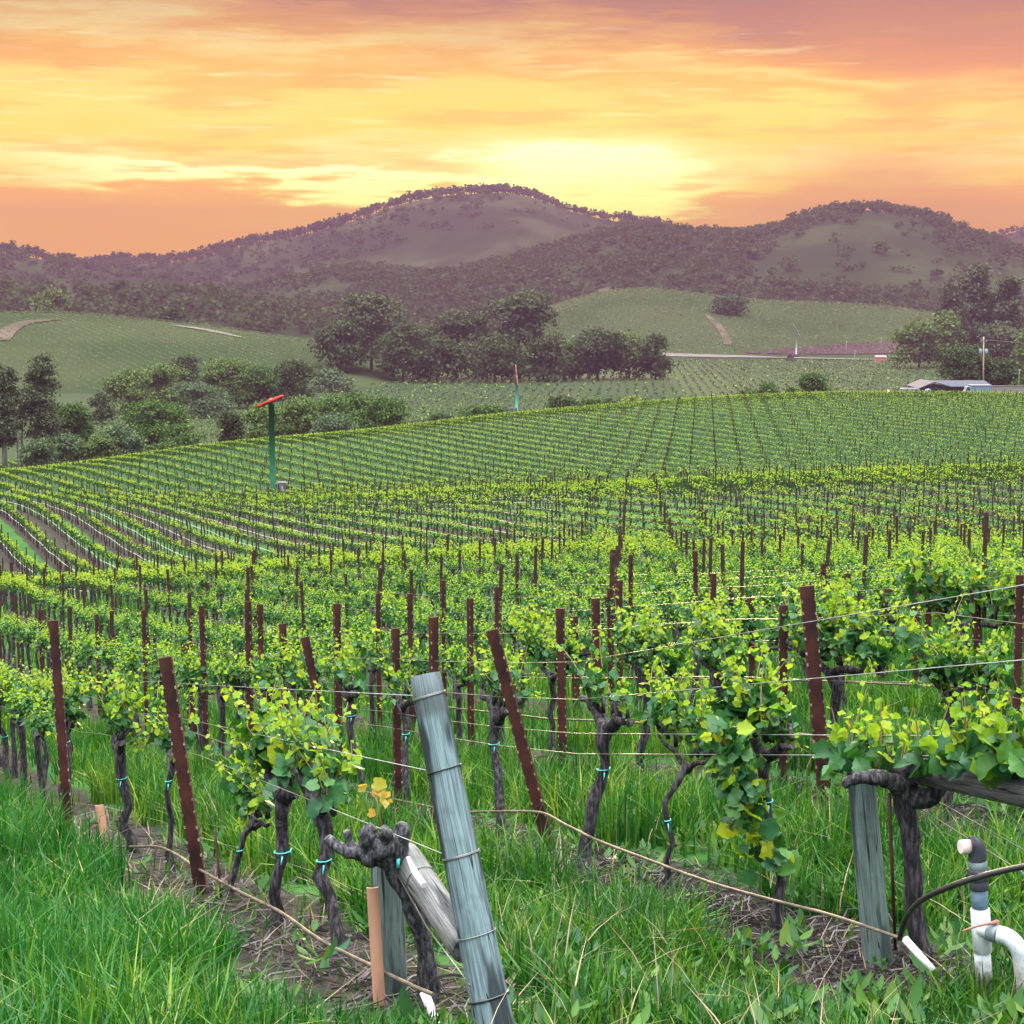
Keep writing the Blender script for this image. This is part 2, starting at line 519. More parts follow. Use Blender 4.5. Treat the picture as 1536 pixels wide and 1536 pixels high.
def woodmat(name, pale, mid, dark, top=None):
    m, t, o = mat(name)
    b = t.new('ShaderNodeBsdfPrincipled')
    t.l.new(b.outputs[0], o.inputs[0])
    b.inputs['Roughness'].default_value = 0.85
    b.inputs['Specular IOR Level'].default_value = 0.2
    tcn = t.new('ShaderNodeTexCoord')
    mp = t.new('ShaderNodeMapping')
    mp.inputs['Scale'].default_value = (1, 1, 0.055)
    t.l.new(tcn.outputs['Object'], mp.inputs[0])
    fine = t.noise(mp.outputs[0], 120, 4, .6)
    mp2 = t.new('ShaderNodeMapping')
    mp2.inputs['Scale'].default_value = (1, 1, 0.16)
    t.l.new(tcn.outputs['Object'], mp2.inputs[0])
    patch = t.noise(mp2.outputs[0], 13, 3, .5)
    blot = t.noise(tcn.outputs['Object'], 7, 3, .6)
    c = t.mix(t.smooth(fine, .35, .65), mid + (1,), pale + (1,))
    c = t.mix(t.m('MULTIPLY', t.smooth(patch, .50, .60), .9), c, dark + (1,))
    c = t.mix(t.m('MULTIPLY', t.smooth(blot, .55, .75), .45), c, dark + (1,))
    mp3 = t.new('ShaderNodeMapping')
    mp3.inputs['Scale'].default_value = (1, 1, 0.03)
    t.l.new(tcn.outputs['Object'], mp3.inputs[0])
    ck = t.noise(mp3.outputs[0], 42, 1, .4)
    crack = t.smooth(t.m('ABSOLUTE', t.m('SUBTRACT', ck, .5)), .004, .016, 1, 0)
    if top:
        oz = t.sep(tcn.outputs['Object'])[2]
        c = t.mix(t.m('MULTIPLY', t.smooth(t.m('ADD', oz, t.m('MULTIPLY', fine, .05)), top - .09, top - .055), .75), c, (.05, .062, .068, 1))
    c = t.mix(t.m('MULTIPLY', crack, .9), c, (.008, .010, .012, 1))
    t.put(b.inputs['Base Color'], c)
    bp = t.new('ShaderNodeBump')
    bp.inputs['Strength'].default_value = 0.7
    bp.inputs['Distance'].default_value = 0.006
    t.l.new(t.m('ADD', fine, t.m('MULTIPLY', patch, .6)), bp.inputs['Height'])
    t.l.new(bp.outputs[0], b.inputs['Normal'])
    return m


M['wood'] = woodmat('weathered_wood', (.145, .21, .23), (.075, .11, .122), (.011, .017, .021), 1.18)
M['wood_green'] = woodmat('treated_wood', (.14, .195, .185), (.085, .12, .118), (.03, .042, .043))
M['wood_grey'] = woodmat('grey_rail_wood', (.15, .155, .155), (.085, .088, .09), (.03, .031, .033))


def ground_mat():
    m, t, o = mat('vineyard_ground')
    b = t.new('ShaderNodeBsdfPrincipled')
    t.l.new(b.outputs[0], o.inputs[0])
    b.inputs['Roughness'].default_value = 0.95
    b.inputs['Specular IOR Level'].default_value = 0.1
    g = t.new('ShaderNodeNewGeometry')
    pos = g.outputs['Position']
    x, y, z = t.sep(pos)
    p = t.m('ADD', t.m('MULTIPLY', x, NX), t.m('MULTIPLY', y, NY))
    sx_ = t.m('ADD', t.m('MULTIPLY', x, RX), t.m('MULTIPLY', y, RY))
    far_blk = t.m('GREATER_THAN', t.m('ADD', sx_, t.m('MULTIPLY', p, .15)), 169.0)
    q = t.m('DIVIDE', t.m('SUBTRACT', p, ROW0), t.m('ADD', ROWS, t.m('MULTIPLY', far_blk, ROWS * .5)))
    wob = t.noise(pos, 0.8, 3)
    q2 = t.m('ADD', q, t.m('MULTIPLY', t.m('SUBTRACT', wob, .5), .25))
    fr = t.m('FRACT', t.m('ADD', q2, 0.5))
    dist = t.m('ABSOLUTE', t.m('SUBTRACT', fr, 0.5))        # 0 on the row .. 0.5 mid aisle
    soilm = t.smooth(dist, 0.13, 0.22, 1.0, 0.0)
    alt = t.m('FRACT', t.m('MULTIPLY', t.m('FLOOR', q), 0.5))   # 0 or .5
    tilled = t.m('MULTIPLY', t.smooth(alt, 0.2, 0.3), t.smooth(y, 64, 74))
    tilled = t.m('MULTIPLY', tilled, t.smooth(y, 150, 175, 1, 0))
    tilled = t.m('MULTIPLY', tilled, t.smooth(t.noise(pos, 0.05, 2), 0.40, 0.52))
    n_g = t.noise(pos, 0.35, 5)
    n_f = t.noise(pos, 9.0, 4)
    grass = t.mix(t.smooth(n_g, .3, .7), (.012, .052, .011, 1), (.032, .095, .015, 1))
    grass = t.mix(t.smooth(n_f, .4, .7), grass, (.012, .05, .014, 1))
    soil = t.mix(t.smooth(n_f, .35, .65), (.011, .008, .009, 1), (.036, .027, .026, 1))
    valley = t.mix(t.smooth(t.noise(pos, 0.012, 4), .35, .65), (.015, .033, .011, 1), (.024, .038, .014, 1))
    vine = t.m('MULTIPLY', t.smooth(y, 5.5, 7.0), t.smooth(y, 330, 300))
    vine = t.m('MULTIPLY', t.smooth(y, 330, 345, 1, 0), t.smooth(y, 4.5, 6.5))
    c = t.mix(t.m('MULTIPLY', t.m('MAXIMUM', t.m('MULTIPLY', soilm, t.smooth(y, 120, 200, .95, .7)), t.m('MULTIPLY', tilled, .8)), vine), grass, soil)
    c = t.mix(t.m('MULTIPLY', t.m('MULTIPLY', far_blk, vine), .6), c, (.008, .03, .008, 1))  # far block ground darkened: shade of the aisles painted into its colour
    c = t.mix(t.smooth(y, 315, 350), c, valley)
    t.put(b.inputs['Base Color'], c)
    bp = t.new('ShaderNodeBump')
    bp.inputs['Strength'].default_value = 0.8
    bp.inputs['Distance'].default_value = 0.05
    t.l.new(n_f, bp.inputs['Height'])
    t.l.new(bp.outputs[0], b.inputs['Normal'])
    return m


M['ground'] = ground_mat()

# ------------------------------------------------------------------ ground sheet
yy = np.concatenate([np.linspace(-120, -4, 12), np.arange(-3, 40, 0.4), np.arange(40, 140, 1.2), np.arange(140, 420, 3.0), np.geomspace(420, 3900, 60)])
vv = np.linspace(-1, 1, 321)
vv = np.sign(vv) * np.abs(vv) ** 1.15
Y, V = np.meshgrid(yy, vv, indexing='ij')
X = V * (12 + 0.62 * np.maximum(Y, 0))
Zg = T(X, Y)
Zg = np.where(Y > 1000, -38.0, Zg)
nr, nc = Y.shape
idx = np.arange(nr * nc).reshape(nr, nc)
F = np.stack([idx[:-1, :-1], idx[:-1, 1:], idx[1:, 1:], idx[1:, :-1]], -1).reshape(-1, 4)
mb = MB()
mb.add(np.stack([X, Y, Zg], -1), F, 0, True)
tag(mb.build('ground', M['ground']), 'rolling vineyard ground with green aisles and brown soil strips', kind='structure')

# ------------------------------------------------------------------ hills
def snoise(x, y, seed=0, octaves=4):
    r = np.random.default_rng(seed)
    out_ = np.zeros_like(x, dtype=float)
    amp, fr = 1.0, 1.0
    tot = 0
    for k in range(octaves):
        for j in range(4):
            a = r.uniform(0, 2 * np.pi)
            out_ += amp * np.sin((x * np.cos(a) + y * np.sin(a)) * fr * r.uniform(.7, 1.4) + r.uniform(0, 6.28)) / 4
        tot += amp
        amp *= .5
        fr *= 2.0
    return out_ / tot


class Hill:
    """a ridge at distance D rising from D0, outline given as (pixel x, pixel y) of its crest line"""
    def __init__(self, name, D, D0, D1, prof, relief, seed, shape=0.8, base=-40.0):
        self.name, self.D, self.D0, self.D1, self.relief, self.seed, self.shape, self.base = name, D, D0, D1, relief, seed, shape, base
        prof = np.array(prof, float)
        self.u = np.array([ray(a, b)[0] for a, b in prof])
        self.zr = np.array([ray(a, b)[1] * D for a, b in prof])

    def z(self, u, d):
        zr = hermite(self.u, self.zr, np.asarray(u).ravel()).reshape(np.shape(u)) if np.size(u) else np.zeros_like(u)
        uc = np.clip(u, self.u[0], self.u[-1])
        zr = hermite(self.u, self.zr, uc.ravel()).reshape(np.shape(u))
        t = np.clip((d - self.D0) / (self.D - self.D0), 0, 1)
        s = (t * t * (3 - 2 * t)) * (1 - self.shape) + self.shape * np.sin(t * np.pi / 2) ** 1.3
        tb = np.clip((d - self.D) / (self.D1 - self.D), 0, 1)
        s = np.where(d > self.D, 1 - tb * tb * (3 - 2 * tb), s)
        x = u * d
        rel = snoise(x / 90.0, d / 120.0, self.seed) * self.relief * np.sin(np.clip(t, 0, 1) * np.pi) * (d < self.D)
        return self.base + (zr - self.base) * s + rel

    def build(self, material, label, nu=260, nd=70):
        u = np.linspace(self.u[0], self.u[-1], nu)
        d = np.concatenate([np.linspace(self.D0, self.D, nd), np.linspace(self.D, self.D1, 14)[1:]])
        U, D = np.meshgrid(u, d, indexing='xy')
        Z = self.z(U, D)
        i = np.arange(U.size).reshape(U.shape)
        f = np.stack([i[:-1, :-1], i[:-1, 1:], i[1:, 1:], i[1:, :-1]], -1).reshape(-1, 4)
        m_ = MB()
        m_.add(np.stack([U * D, D, Z], -1), f, 0, True)
        return tag(m_.build(self.name, material), label, kind='structure')


def hill_mat(name, a, b, c, s1=0.006, s2=0.04):
    m, t, o = mat(name)
    bs = t.new('ShaderNodeBsdfPrincipled')
    t.l.new(bs.outputs[0], o.inputs[0])
    bs.inputs['Roughness'].default_value = 1.0
    bs.inputs['Specular IOR Level'].default_value = 0.0
    g = t.new('ShaderNodeNewGeometry')
    cc = t.mix(t.smooth(t.noise(g.outputs['Position'], s1, 4), .4, .6), a + (1,), b + (1,))
    cc = t.mix(t.m('MULTIPLY', t.smooth(t.noise(g.outputs['Position'], s2, 3), .5, .7), .6), cc, c + (1,))
    t.put(bs.inputs['Base Color'], cc)
    return m


M['pasture'] = hill_mat('hill_pasture', (.020, .026, .013), (.042, .05, .024), (.014, .018, .011))
M['wooded'] = hill_mat('wooded_slope', (.018, .026, .012), (.030, .040, .018), (.016, .022, .012))
M['vineyard_far'] = hill_mat('far_vineyard', (.022, .038, .015), (.034, .048, .02), (.034, .038, .022), .01, .08)

H_far = Hill('hill_far_ridge', 3300, 2700, 3700, [(1200, 440), (1380, 400), (1440, 378), (1480, 360), (1536, 346), (1700, 320), (2100, 310), (2600, 330)], 8, 3)
H_main = Hill('hill_main', 2750, 1900, 3200, [(-900, 410), (-400, 400), (0, 396), (100, 400), (130, 402), (160, 396), (260, 394), (330, 380), (380, 367), (440, 357), (500, 342), (560, 322), (600, 309), (640, 300), (700, 294), (760, 292), (800, 299), (850, 318), (900, 330), (960, 338), (1040, 350), (1100, 358), (1300, 370), (1600, 390), (2200, 400)], 26, 5)
H_left = Hill('hill_left', 2300, 1700, 2600, [(-900, 350), (-400, 362), (-60, 374), (0, 380), (40, 386), (80, 393), (120, 403), (200, 416), (300, 428), (420, 440), (560, 455), (700, 470)], 8, 9)
H_right = Hill('hill_wooded', 2050, 1420, 2450, [(200, 470), (340, 446), (400, 430), (470, 415), (545, 405), (600, 412), (680, 410), (740, 400), (800, 384), (860, 366), (920, 350), (960, 345), (1040, 353), (1100, 355), (1160, 349), (1200, 333), (1250, 321), (1300, 317), (1350, 323), (1400, 334), (1440, 349), (1480, 364), (1536, 384), (1700, 420), (2100, 430), (2600, 420)], 14, 11)
H_band = Hill('hill_low_ridge', 1380, 1080, 1650, [(-900, 430), (-400, 438), (0, 442), (100, 446), (200, 444), (300, 446), (400, 462), (480, 478), (600, 500), (700, 520), (800, 530)], 3, 13)
H_lv = Hill('hill_vineyard_left', 850, 600, 1060, [(-900, 440), (-400, 450), (-100, 464), (0, 469), (100, 470), (200, 478), (300, 488), (400, 502), (480, 515), (560, 535), (640, 560), (720, 575)], 1.5, 15, shape=.5, base=-38)
H_rv = Hill('hill_vineyard_right', 1330, 1000, 1600, [(560, 545), (680, 520), (760, 488), (820, 462), (870, 446), (910, 437), (960, 433), (1020, 437), (1080, 445), (1150, 451), (1250, 455), (1350, 462), (1420, 474), (1500, 490), (1700, 500), (2200, 490)], 2, 17, shape=.5, base=-40)
H_far.build(M['wooded'], 'distant bluish ridge')
H_main.build(M['pasture'], 'tallest far hill with tree lined crest')
H_left.build(M['wooded'], 'far wooded hill')
H_right.build(M['wooded'], 'dark wooded hill')
H_band.build(M['wooded'], 'low wooded ridge')
H_lv.build(M['vineyard_far'], 'planted slope')
H_rv.build(M['vineyard_far'], 'planted slope across the valley')


def surf(x, y):
    """highest terrain under (x, y)"""
    z = T(x, y)
    z = np.where(y > 1000, -38, z)
    u = x / np.maximum(y, 1)
    for h in (H_lv, H_rv, H_band, H_right, H_left, H_main, H_far):
        ok = (u > h.u[0]) & (u < h.u[-1]) & (y > h.D0) & (y < h.D1)
        z = np.where(ok, np.maximum(z, h.z(u, y)), z)
    return z


def surf1(x, y):
    return float(surf(np.array([float(x)]), np.array([float(y)]))[0])

# ------------------------------------------------------------------ leaf templates
_half = [(.10, -.06, .02), (.26, -.12, .05), (.44, -.02, .09), (.49, .14, .10), (.45, .27, .07), (.56, .40, .12), (.55, .55, .12), (.42, .62, .07), (.36, .76, .08), (.22, .84, .04), (.10, .95, .0)]
LEAF = np.array([(0, .05, 0)] + _half + [(0, 1.03, -.07)] + [(-a, b_, c) for a, b_, c in _half[::-1]] + [(0, .42, -.06)])
LEAF_F = np.array([(24, i, (i + 1) % 24) for i in range(24)])
def curled(fold, droop, roll):
    v = LEAF.copy()
    x, y = v[:, 0].copy(), v[:, 1].copy()
    v[:, 2] = v[:, 2] * .6 + fold * np.abs(x) - droop * y ** 2 + roll * np.sin(x * 5 + 1.0) * .12 + .05 * np.sin(y * 7 + x * 3)
    v[:, 0] = x * (1 - .25 * abs(fold))
    return v


LEAVES = [curled(.25, .15, .3), curled(.55, .30, .2), curled(-.2, .45, .5), curled(.1, -.1, .7), curled(.8, .1, .4)]
DIAM = np.array([(0, 0, 0), (.46, .48, .12), (0, 1, 0), (-.46, .48, .12)])
DIAM_F = np.array([(0, 1, 2), (0, 2, 3)])
QUAD = np.array([(-.5, -.5, 0), (.5, -.4, .08), (.45, .5, 0), (-.4, .45, .08)])
QUAD_F = np.array([(0, 1, 2, 3)])


def rotmats(nrm, ang):
    """rotation taking local z to nrm, spun by ang"""
    nrm = nrm / (np.linalg.norm(nrm, axis=1)[:, None] + 1e-9)
    ref = np.where(np.abs(nrm[:, 2:3]) < .9, np.array([[0, 0, 1.0]]), np.array([[1.0, 0, 0]]))
    a = np.cross(ref, nrm)
    a /= np.linalg.norm(a, axis=1)[:, None] + 1e-9
    b = np.cross(nrm, a)
    ca, sa = np.cos(ang)[:, None], np.sin(ang)[:, None]
    e1, e2 = a * ca + b * sa, -a * sa + b * ca
    return np.stack([e1, e2, nrm], -1)


def scatter(mb, tmpl, faces, pos, nrm, ang, size, mi=0, smooth=False):
    n = len(pos)
    if n == 0:
        return
    if tmpl is LEAF:
        size = np.asarray(size)
        pick = (np.arange(n) * 7919 % 5)
        for q in range(5):
            g_ = pick == q
            if g_.any():
                sz_ = size[g_][:, None] * np.array((1, 1, 1)) * (.92 + .16 * ((np.arange(g_.sum()) * 31 % 17) / 16))[:, None]
                scatter(mb, LEAVES[q], faces, pos[g_], nrm[g_], ang[g_], sz_, mi if np.ndim(mi) == 0 else np.asarray(mi)[g_], smooth)
        return
    R = rotmats(nrm, ang)
    size = np.asarray(size)
    s = size[:, None, None] if size.ndim == 1 else size[:, None, :]
    v = np.einsum('nij,nkj->nki', R, tmpl[None] * s) + pos[:, None, :]
    k = len(tmpl)
    f = (faces[None] + (np.arange(n) * k)[:, None, None]).reshape(-1, faces.shape[1])
    m_ = mi if np.ndim(mi) == 0 else np.repeat(mi, len(faces))
    mb.add(v.reshape(-1, 3), f, m_, smooth)

# ------------------------------------------------------------------ woods on the far hills (read as masses)
def tree_templates(r, n, faces, trunk):
    res = []
    for _ in range(n):
        k = r.integers(4, 7)
        cen = np.c_[r.normal(0, .22, k), r.normal(0, .22, k), r.uniform(.45 if trunk else .3, .78, k)]
        rr = r.uniform(.16, .27, k)
        i = r.integers(0, k, faces)
        dirs = r.normal(size=(faces, 3))
        dirs /= np.linalg.norm(dirs, axis=1)[:, None]
        pos = cen[i] + dirs * (rr[i] * r.uniform(.7, 1.05, faces))[:, None]
        nr_ = dirs + r.normal(0, .5, (faces, 3))
        b = MB()
        scatter(b, QUAD, QUAD_F, pos, nr_, r.uniform(0, 6.28, faces), r.uniform(.10, .2, faces))
        if trunk:
            for q in range(2):
                a0 = r.normal(0, .05, 2)
                a1 = a0 + r.normal(0, .14, 2)
                b.tube([(a0[0], a0[1], -.1), (a0[0] * .5 + a1[0] * .5, a0[1] * .5 + a1[1] * .5, .3), (a1[0], a1[1], .62)], [.03, .022, .012], 4, 1, cap=False, smooth=False)
        res.append((np.concatenate(b.v), b.f))
    return res


def plant_many(mb, tmpl, pos, scale, r):
    which = r.integers(0, len(tmpl), len(pos))
    for k, (v, fs) in enumerate(tmpl):
        sel = np.where(which == k)[0]
        if len(sel) == 0:
            continue
        a = r.uniform(0, 6.28, len(sel))
        ca, sa = np.cos(a)[:, None], np.sin(a)[:, None]
        sx, sz = scale[sel, 0][:, None], scale[sel, 1][:, None]
        x = (v[None, :, 0] * ca - v[None, :, 1] * sa) * sx + pos[sel, 0][:, None]
        y = (v[None, :, 0] * sa + v[None, :, 1] * ca) * sx + pos[sel, 1][:, None]
        z = v[None, :, 2] * sz + pos[sel, 2][:, None]
        n0 = mb.n
        vv_ = np.stack([x, y, z], -1).reshape(-1, 3)
        mb.v.append(vv_.astype(np.float32))
        off = (np.arange(len(sel)) * len(v))[:, None, None] + n0
        for f, m_, s_ in fs:
            mb.f.append(((f[None] + off).reshape(-1, f.shape[1]), m_, s_))
        mb.n += len(vv_)


M['far_trees'] = leafmat('far_tree_leaves', [(.022, .038, .016), (.035, .055, .02), (.05, .07, .028)], 0.28, (1.6, 1.3, .5), rough=.9, spec=.05)
M['far_bark'] = simple('far_bark', (.05, .04, .035), (.08, .065, .055), .9, 1)
r = np.random.default_rng(21)
round_t = tree_templates(r, 8, 46, False)
crest_t = tree_templates(r, 8, 44, True)


def woods(hill, name, label, n, mask, size, crest_px, crest_n, crest_h, seed, lo_d=None):
    r = np.random.default_rng(seed)
    b = MB()
    u = r.uniform(max(hill.u[0], -.42), min(hill.u[-1], .42), n)
    d0 = lo_d or hill.D0
    d = d0 + (hill.D * 1.01 - d0) * r.uniform(0, 1, n)
    t = (d - hill.D0) / (hill.D - hill.D0)
    keep = mask(u, d, t, snoise(u * d / 130, d / 130, seed + 50, 3)) > r.uniform(0, 1, n)
    u, d = u[keep], d[keep]
    z = hill.z(u, d)
    s = r.uniform(size * .6, size * 1.25, len(u))
    plant_many(b, round_t, np.c_[u * d, d, z - .08 * s], np.c_[s * r.uniform(1.0, 1.5, len(u)), s], r)
    if crest_n:
        uu = r.uniform(ray(crest_px[0], 350)[0], ray(crest_px[1], 350)[0], crest_n)
        ok = snoise(uu * 60, uu * 0, seed + 9, 3) > -.42
        uu = uu[ok]
        dd = hill.D + r.uniform(-30, 12, len(uu))
        zz = hill.z(uu, dd)
        s = r.uniform(crest_h * .55, crest_h * 1.15, len(uu)) * (1 + .25 * snoise(uu * 40, uu * 0, seed + 3, 2))
        plant_many(b, crest_t, np.c_[uu * dd, dd, zz - .3], np.c_[s * r.uniform(.9, 1.5, len(uu)), s], r)
    return tag(b.build(name, [M['far_trees'], M['far_bark']]), label, kind='stuff')


woods(H_main, 'hill_woods', 'trees lining the crest of the tallest hill and dotting its slope', 3000,
      lambda u, d, t, n: np.where(n > -.16 + .4 * np.clip(t - .6, 0, 1), .75, .12) * (t < .94) * (1 - .0 * t), 11, (60, 1000), 470, 17, 31, 2320)
woods(H_left, 'hill_woods', 'dark woods covering the far slope by the sky', 900, lambda u, d, t, n: .9 * (n > -.35), 13, (-300, 140), 130, 14, 33)
woods(H_right, 'hill_woods', 'dense dark woods over the near side of the wooded hill', 5200, lambda u, d, t, n: np.where(n > -.18, .95, .12), 12, (700, 1540), 330, 12, 35)
woods(H_far, 'hill_woods', 'hazy woods on the ridge past the wooded hill', 700, lambda u, d, t, n: .8 * (n > -.3), 13, (1380, 1800), 110, 13, 37)
woods(H_band, 'low_woods', 'dark band of rounded oaks on the low ridge', 800, lambda u, d, t, n: np.where((n > -.25) & (t > .35), .9, .05) * (u < .0), 13, (-300, 420), 60, 11, 39)

# ------------------------------------------------------------------ single trees
def tree_leaf(name, cols):
    return leafmat(name, cols, 0.18, (1.4, 1.3, .6), rough=.8, spec=.1)


TL = {
    'oak': tree_leaf('oak_leaves', [(.022, .055, .014), (.04, .085, .02), (.08, .14, .03)]),
    'olive': tree_leaf('olive_green_leaves', [(.045, .085, .024), (.07, .12, .032), (.11, .16, .045)]),
    'dark': tree_leaf('dark_leaves', [(.022, .04, .018), (.034, .055, .022), (.05, .075, .03)]),
    'euc': tree_leaf('eucalyptus_leaves', [(.035, .052, .03), (.055, .075, .042), (.085, .105, .055)]),
    'willow': tree_leaf('willow_leaves', [(.04, .075, .035), (.06, .10, .05), (.085, .125, .065)]),
    'lime': tree_leaf('yellow_green_leaves', [(.09, .13, .03), (.13, .17, .04), (.16, .19, .05)]),
}
M['bark_tree'] = simple('tree_bark', (.05, .042, .036), (.10, .085, .07), .9, 2, (1, 1, .3), .4)
M['bark_pale'] = simple('pale_bark', (.30, .27, .24), (.18, .15, .13), .9, 1.5, (1, 1, .2), .3)


def make_tree(name, label, px, top, w_px, d, kind, seed, pale=False, style='round', lean=0.0, group=None, hmin=None, n=None):
    r = np.random.default_rng(seed)
    u, t = ray(px, top)
    x = u * d
    z0 = surf1(x, d)
    H = max(t * d - z0, 2.0)
    W = w_px / FPX * d
    root = thing(name, (x, d, z0), label, 'tree' if H > 5 else 'shrub', group)
    n = n or int(np.clip(W * H * FPX * FPX / d / d * 0.75, 900, 8000))
    leaf = float(np.clip(2.6 * d / FPX * (1.0 if d < 620 else 1.3), .2, 2.4))
    if d < 620:
        n = int(min(n * 1.7, 11000))
    # crown lobes
    if style == 'tall':
        k, zlo, zhi = 17, .10, .93
    elif style == 'umbrella':
        k, zlo, zhi = 14, .42, .92
    elif style == 'bush':
        k, zlo, zhi = 11, .10, .78
    else:
        k, zlo, zhi = 17, .10, .82
    if pale:
        zlo = .2
    cz = np.linspace(zlo, zhi, k) + r.normal(0, .03, k)
    env = np.clip((1.12 - cz) / .62, .25, 1) ** .55 if style != 'tall' else np.clip((1.15 - cz) / .8, .3, 1) ** .6
    if style == 'umbrella':
        env = np.where(cz > .6, 1, .55)
    ang = r.uniform(0, 6.28, k) + np.arange(k) * 2.4
    rd = np.sqrt(r.uniform(.15, 1, k)) * (.36 if style != 'tall' else .26) * env
    cen = np.c_[np.cos(ang) * rd * W + lean * cz * W, np.sin(ang) * rd * W, cz * H]
    cen[0] = (lean * W, 0, H * .86)
    lr = r.uniform(.15, .26, k) * W
    if style == 'tall':
        lr = r.uniform(.18, .30, k) * W * np.clip(env + .15, .5, 1)
    lzr = np.minimum(lr * r.uniform(.7, 1.0, k), H * .22)
    cen[:, 2] = np.minimum(cen[:, 2], H - lzr * .9)
    # twig clusters on the lobes, leaves around each cluster
    nc_ = max(60, n // 9)
    i = r.integers(0, k, nc_)
    dirs = r.normal(size=(nc_, 3))
    dirs[:, 2] = np.where(dirs[:, 2] < -.3, -dirs[:, 2], dirs[:, 2])
    dirs /= np.linalg.norm(dirs, axis=1)[:, None]
    cl = cen[i] + dirs * np.c_[lr[i], lr[i], lzr[i]] * (r.uniform(.35, 1.08, nc_) ** .6)[:, None]
    j = r.integers(0, nc_, n)
    spread = leaf * 1.5
    pos = cl[j] + r.normal(0, 1, (n, 3)) * np.array((spread, spread, spread * .6))
    pos[:, 2] = np.maximum(pos[:, 2], .05 * H * r.uniform(0, 1, n))
    nr_ = dirs[j] * .6 + r.normal(0, .7, (n, 3)) + np.array((0, 0, .3))
    b = MB()
    scatter(b, QUAD, QUAD_F, pos, nr_, r.uniform(0, 6.28, n), leaf * r.uniform(.6, 1.3, n))
    b.build('crown', TL[kind], root)
    # trunk and limbs
    tb = MB()
    bw = np.clip(H * .022, .07, .6)
    fork = H * (.42 if style == 'tall' else .55 if style == 'umbrella' else .25)
    tb.tube([(0, 0, -.4), (lean * W * .1, .0, fork * .5), (lean * W * .35, 0, fork)], [bw * 1.25, bw, bw * .8], 8)
    for q in range(min(k, 8)):
        e = cen[q]
        mid = np.array((lean * W * .35, 0, fork)) * .5 + e * .5 + r.normal(0, .04 * W, 3) * (1, 1, 0)
        tb.tube([(lean * W * .35, 0, fork * .92), mid, e], [bw * .55, bw * .36, bw * .14], 6, cap=False)
    if pale:
        for q in range(3):
            xx = r.uniform(-.35, .35) * W
            tb.tube([(xx, r.uniform(-.2, .2) * W, -.3), (xx + .05 * W, 0, H * .3), (xx * .7, 0, H * .62)], [bw * .6, bw * .45, bw * .2], 6, cap=False)
    tb.build('trunk', M['bark_pale'] if pale else M['bark_tree'], root)
    return root


SEED = [500]


def tr(*a, **k):
    SEED[0] += 1
    return make_tree(*a, seed=SEED[0], **k)


G_EDGE = 'trees and shrubs along the bottom of the vineyard hill'
G_MIDT = 'trees along the creek below the planted slope'
G_CLUMP = 'tall trees in the middle of the valley'
G_FARM = 'trees around the farm buildings'
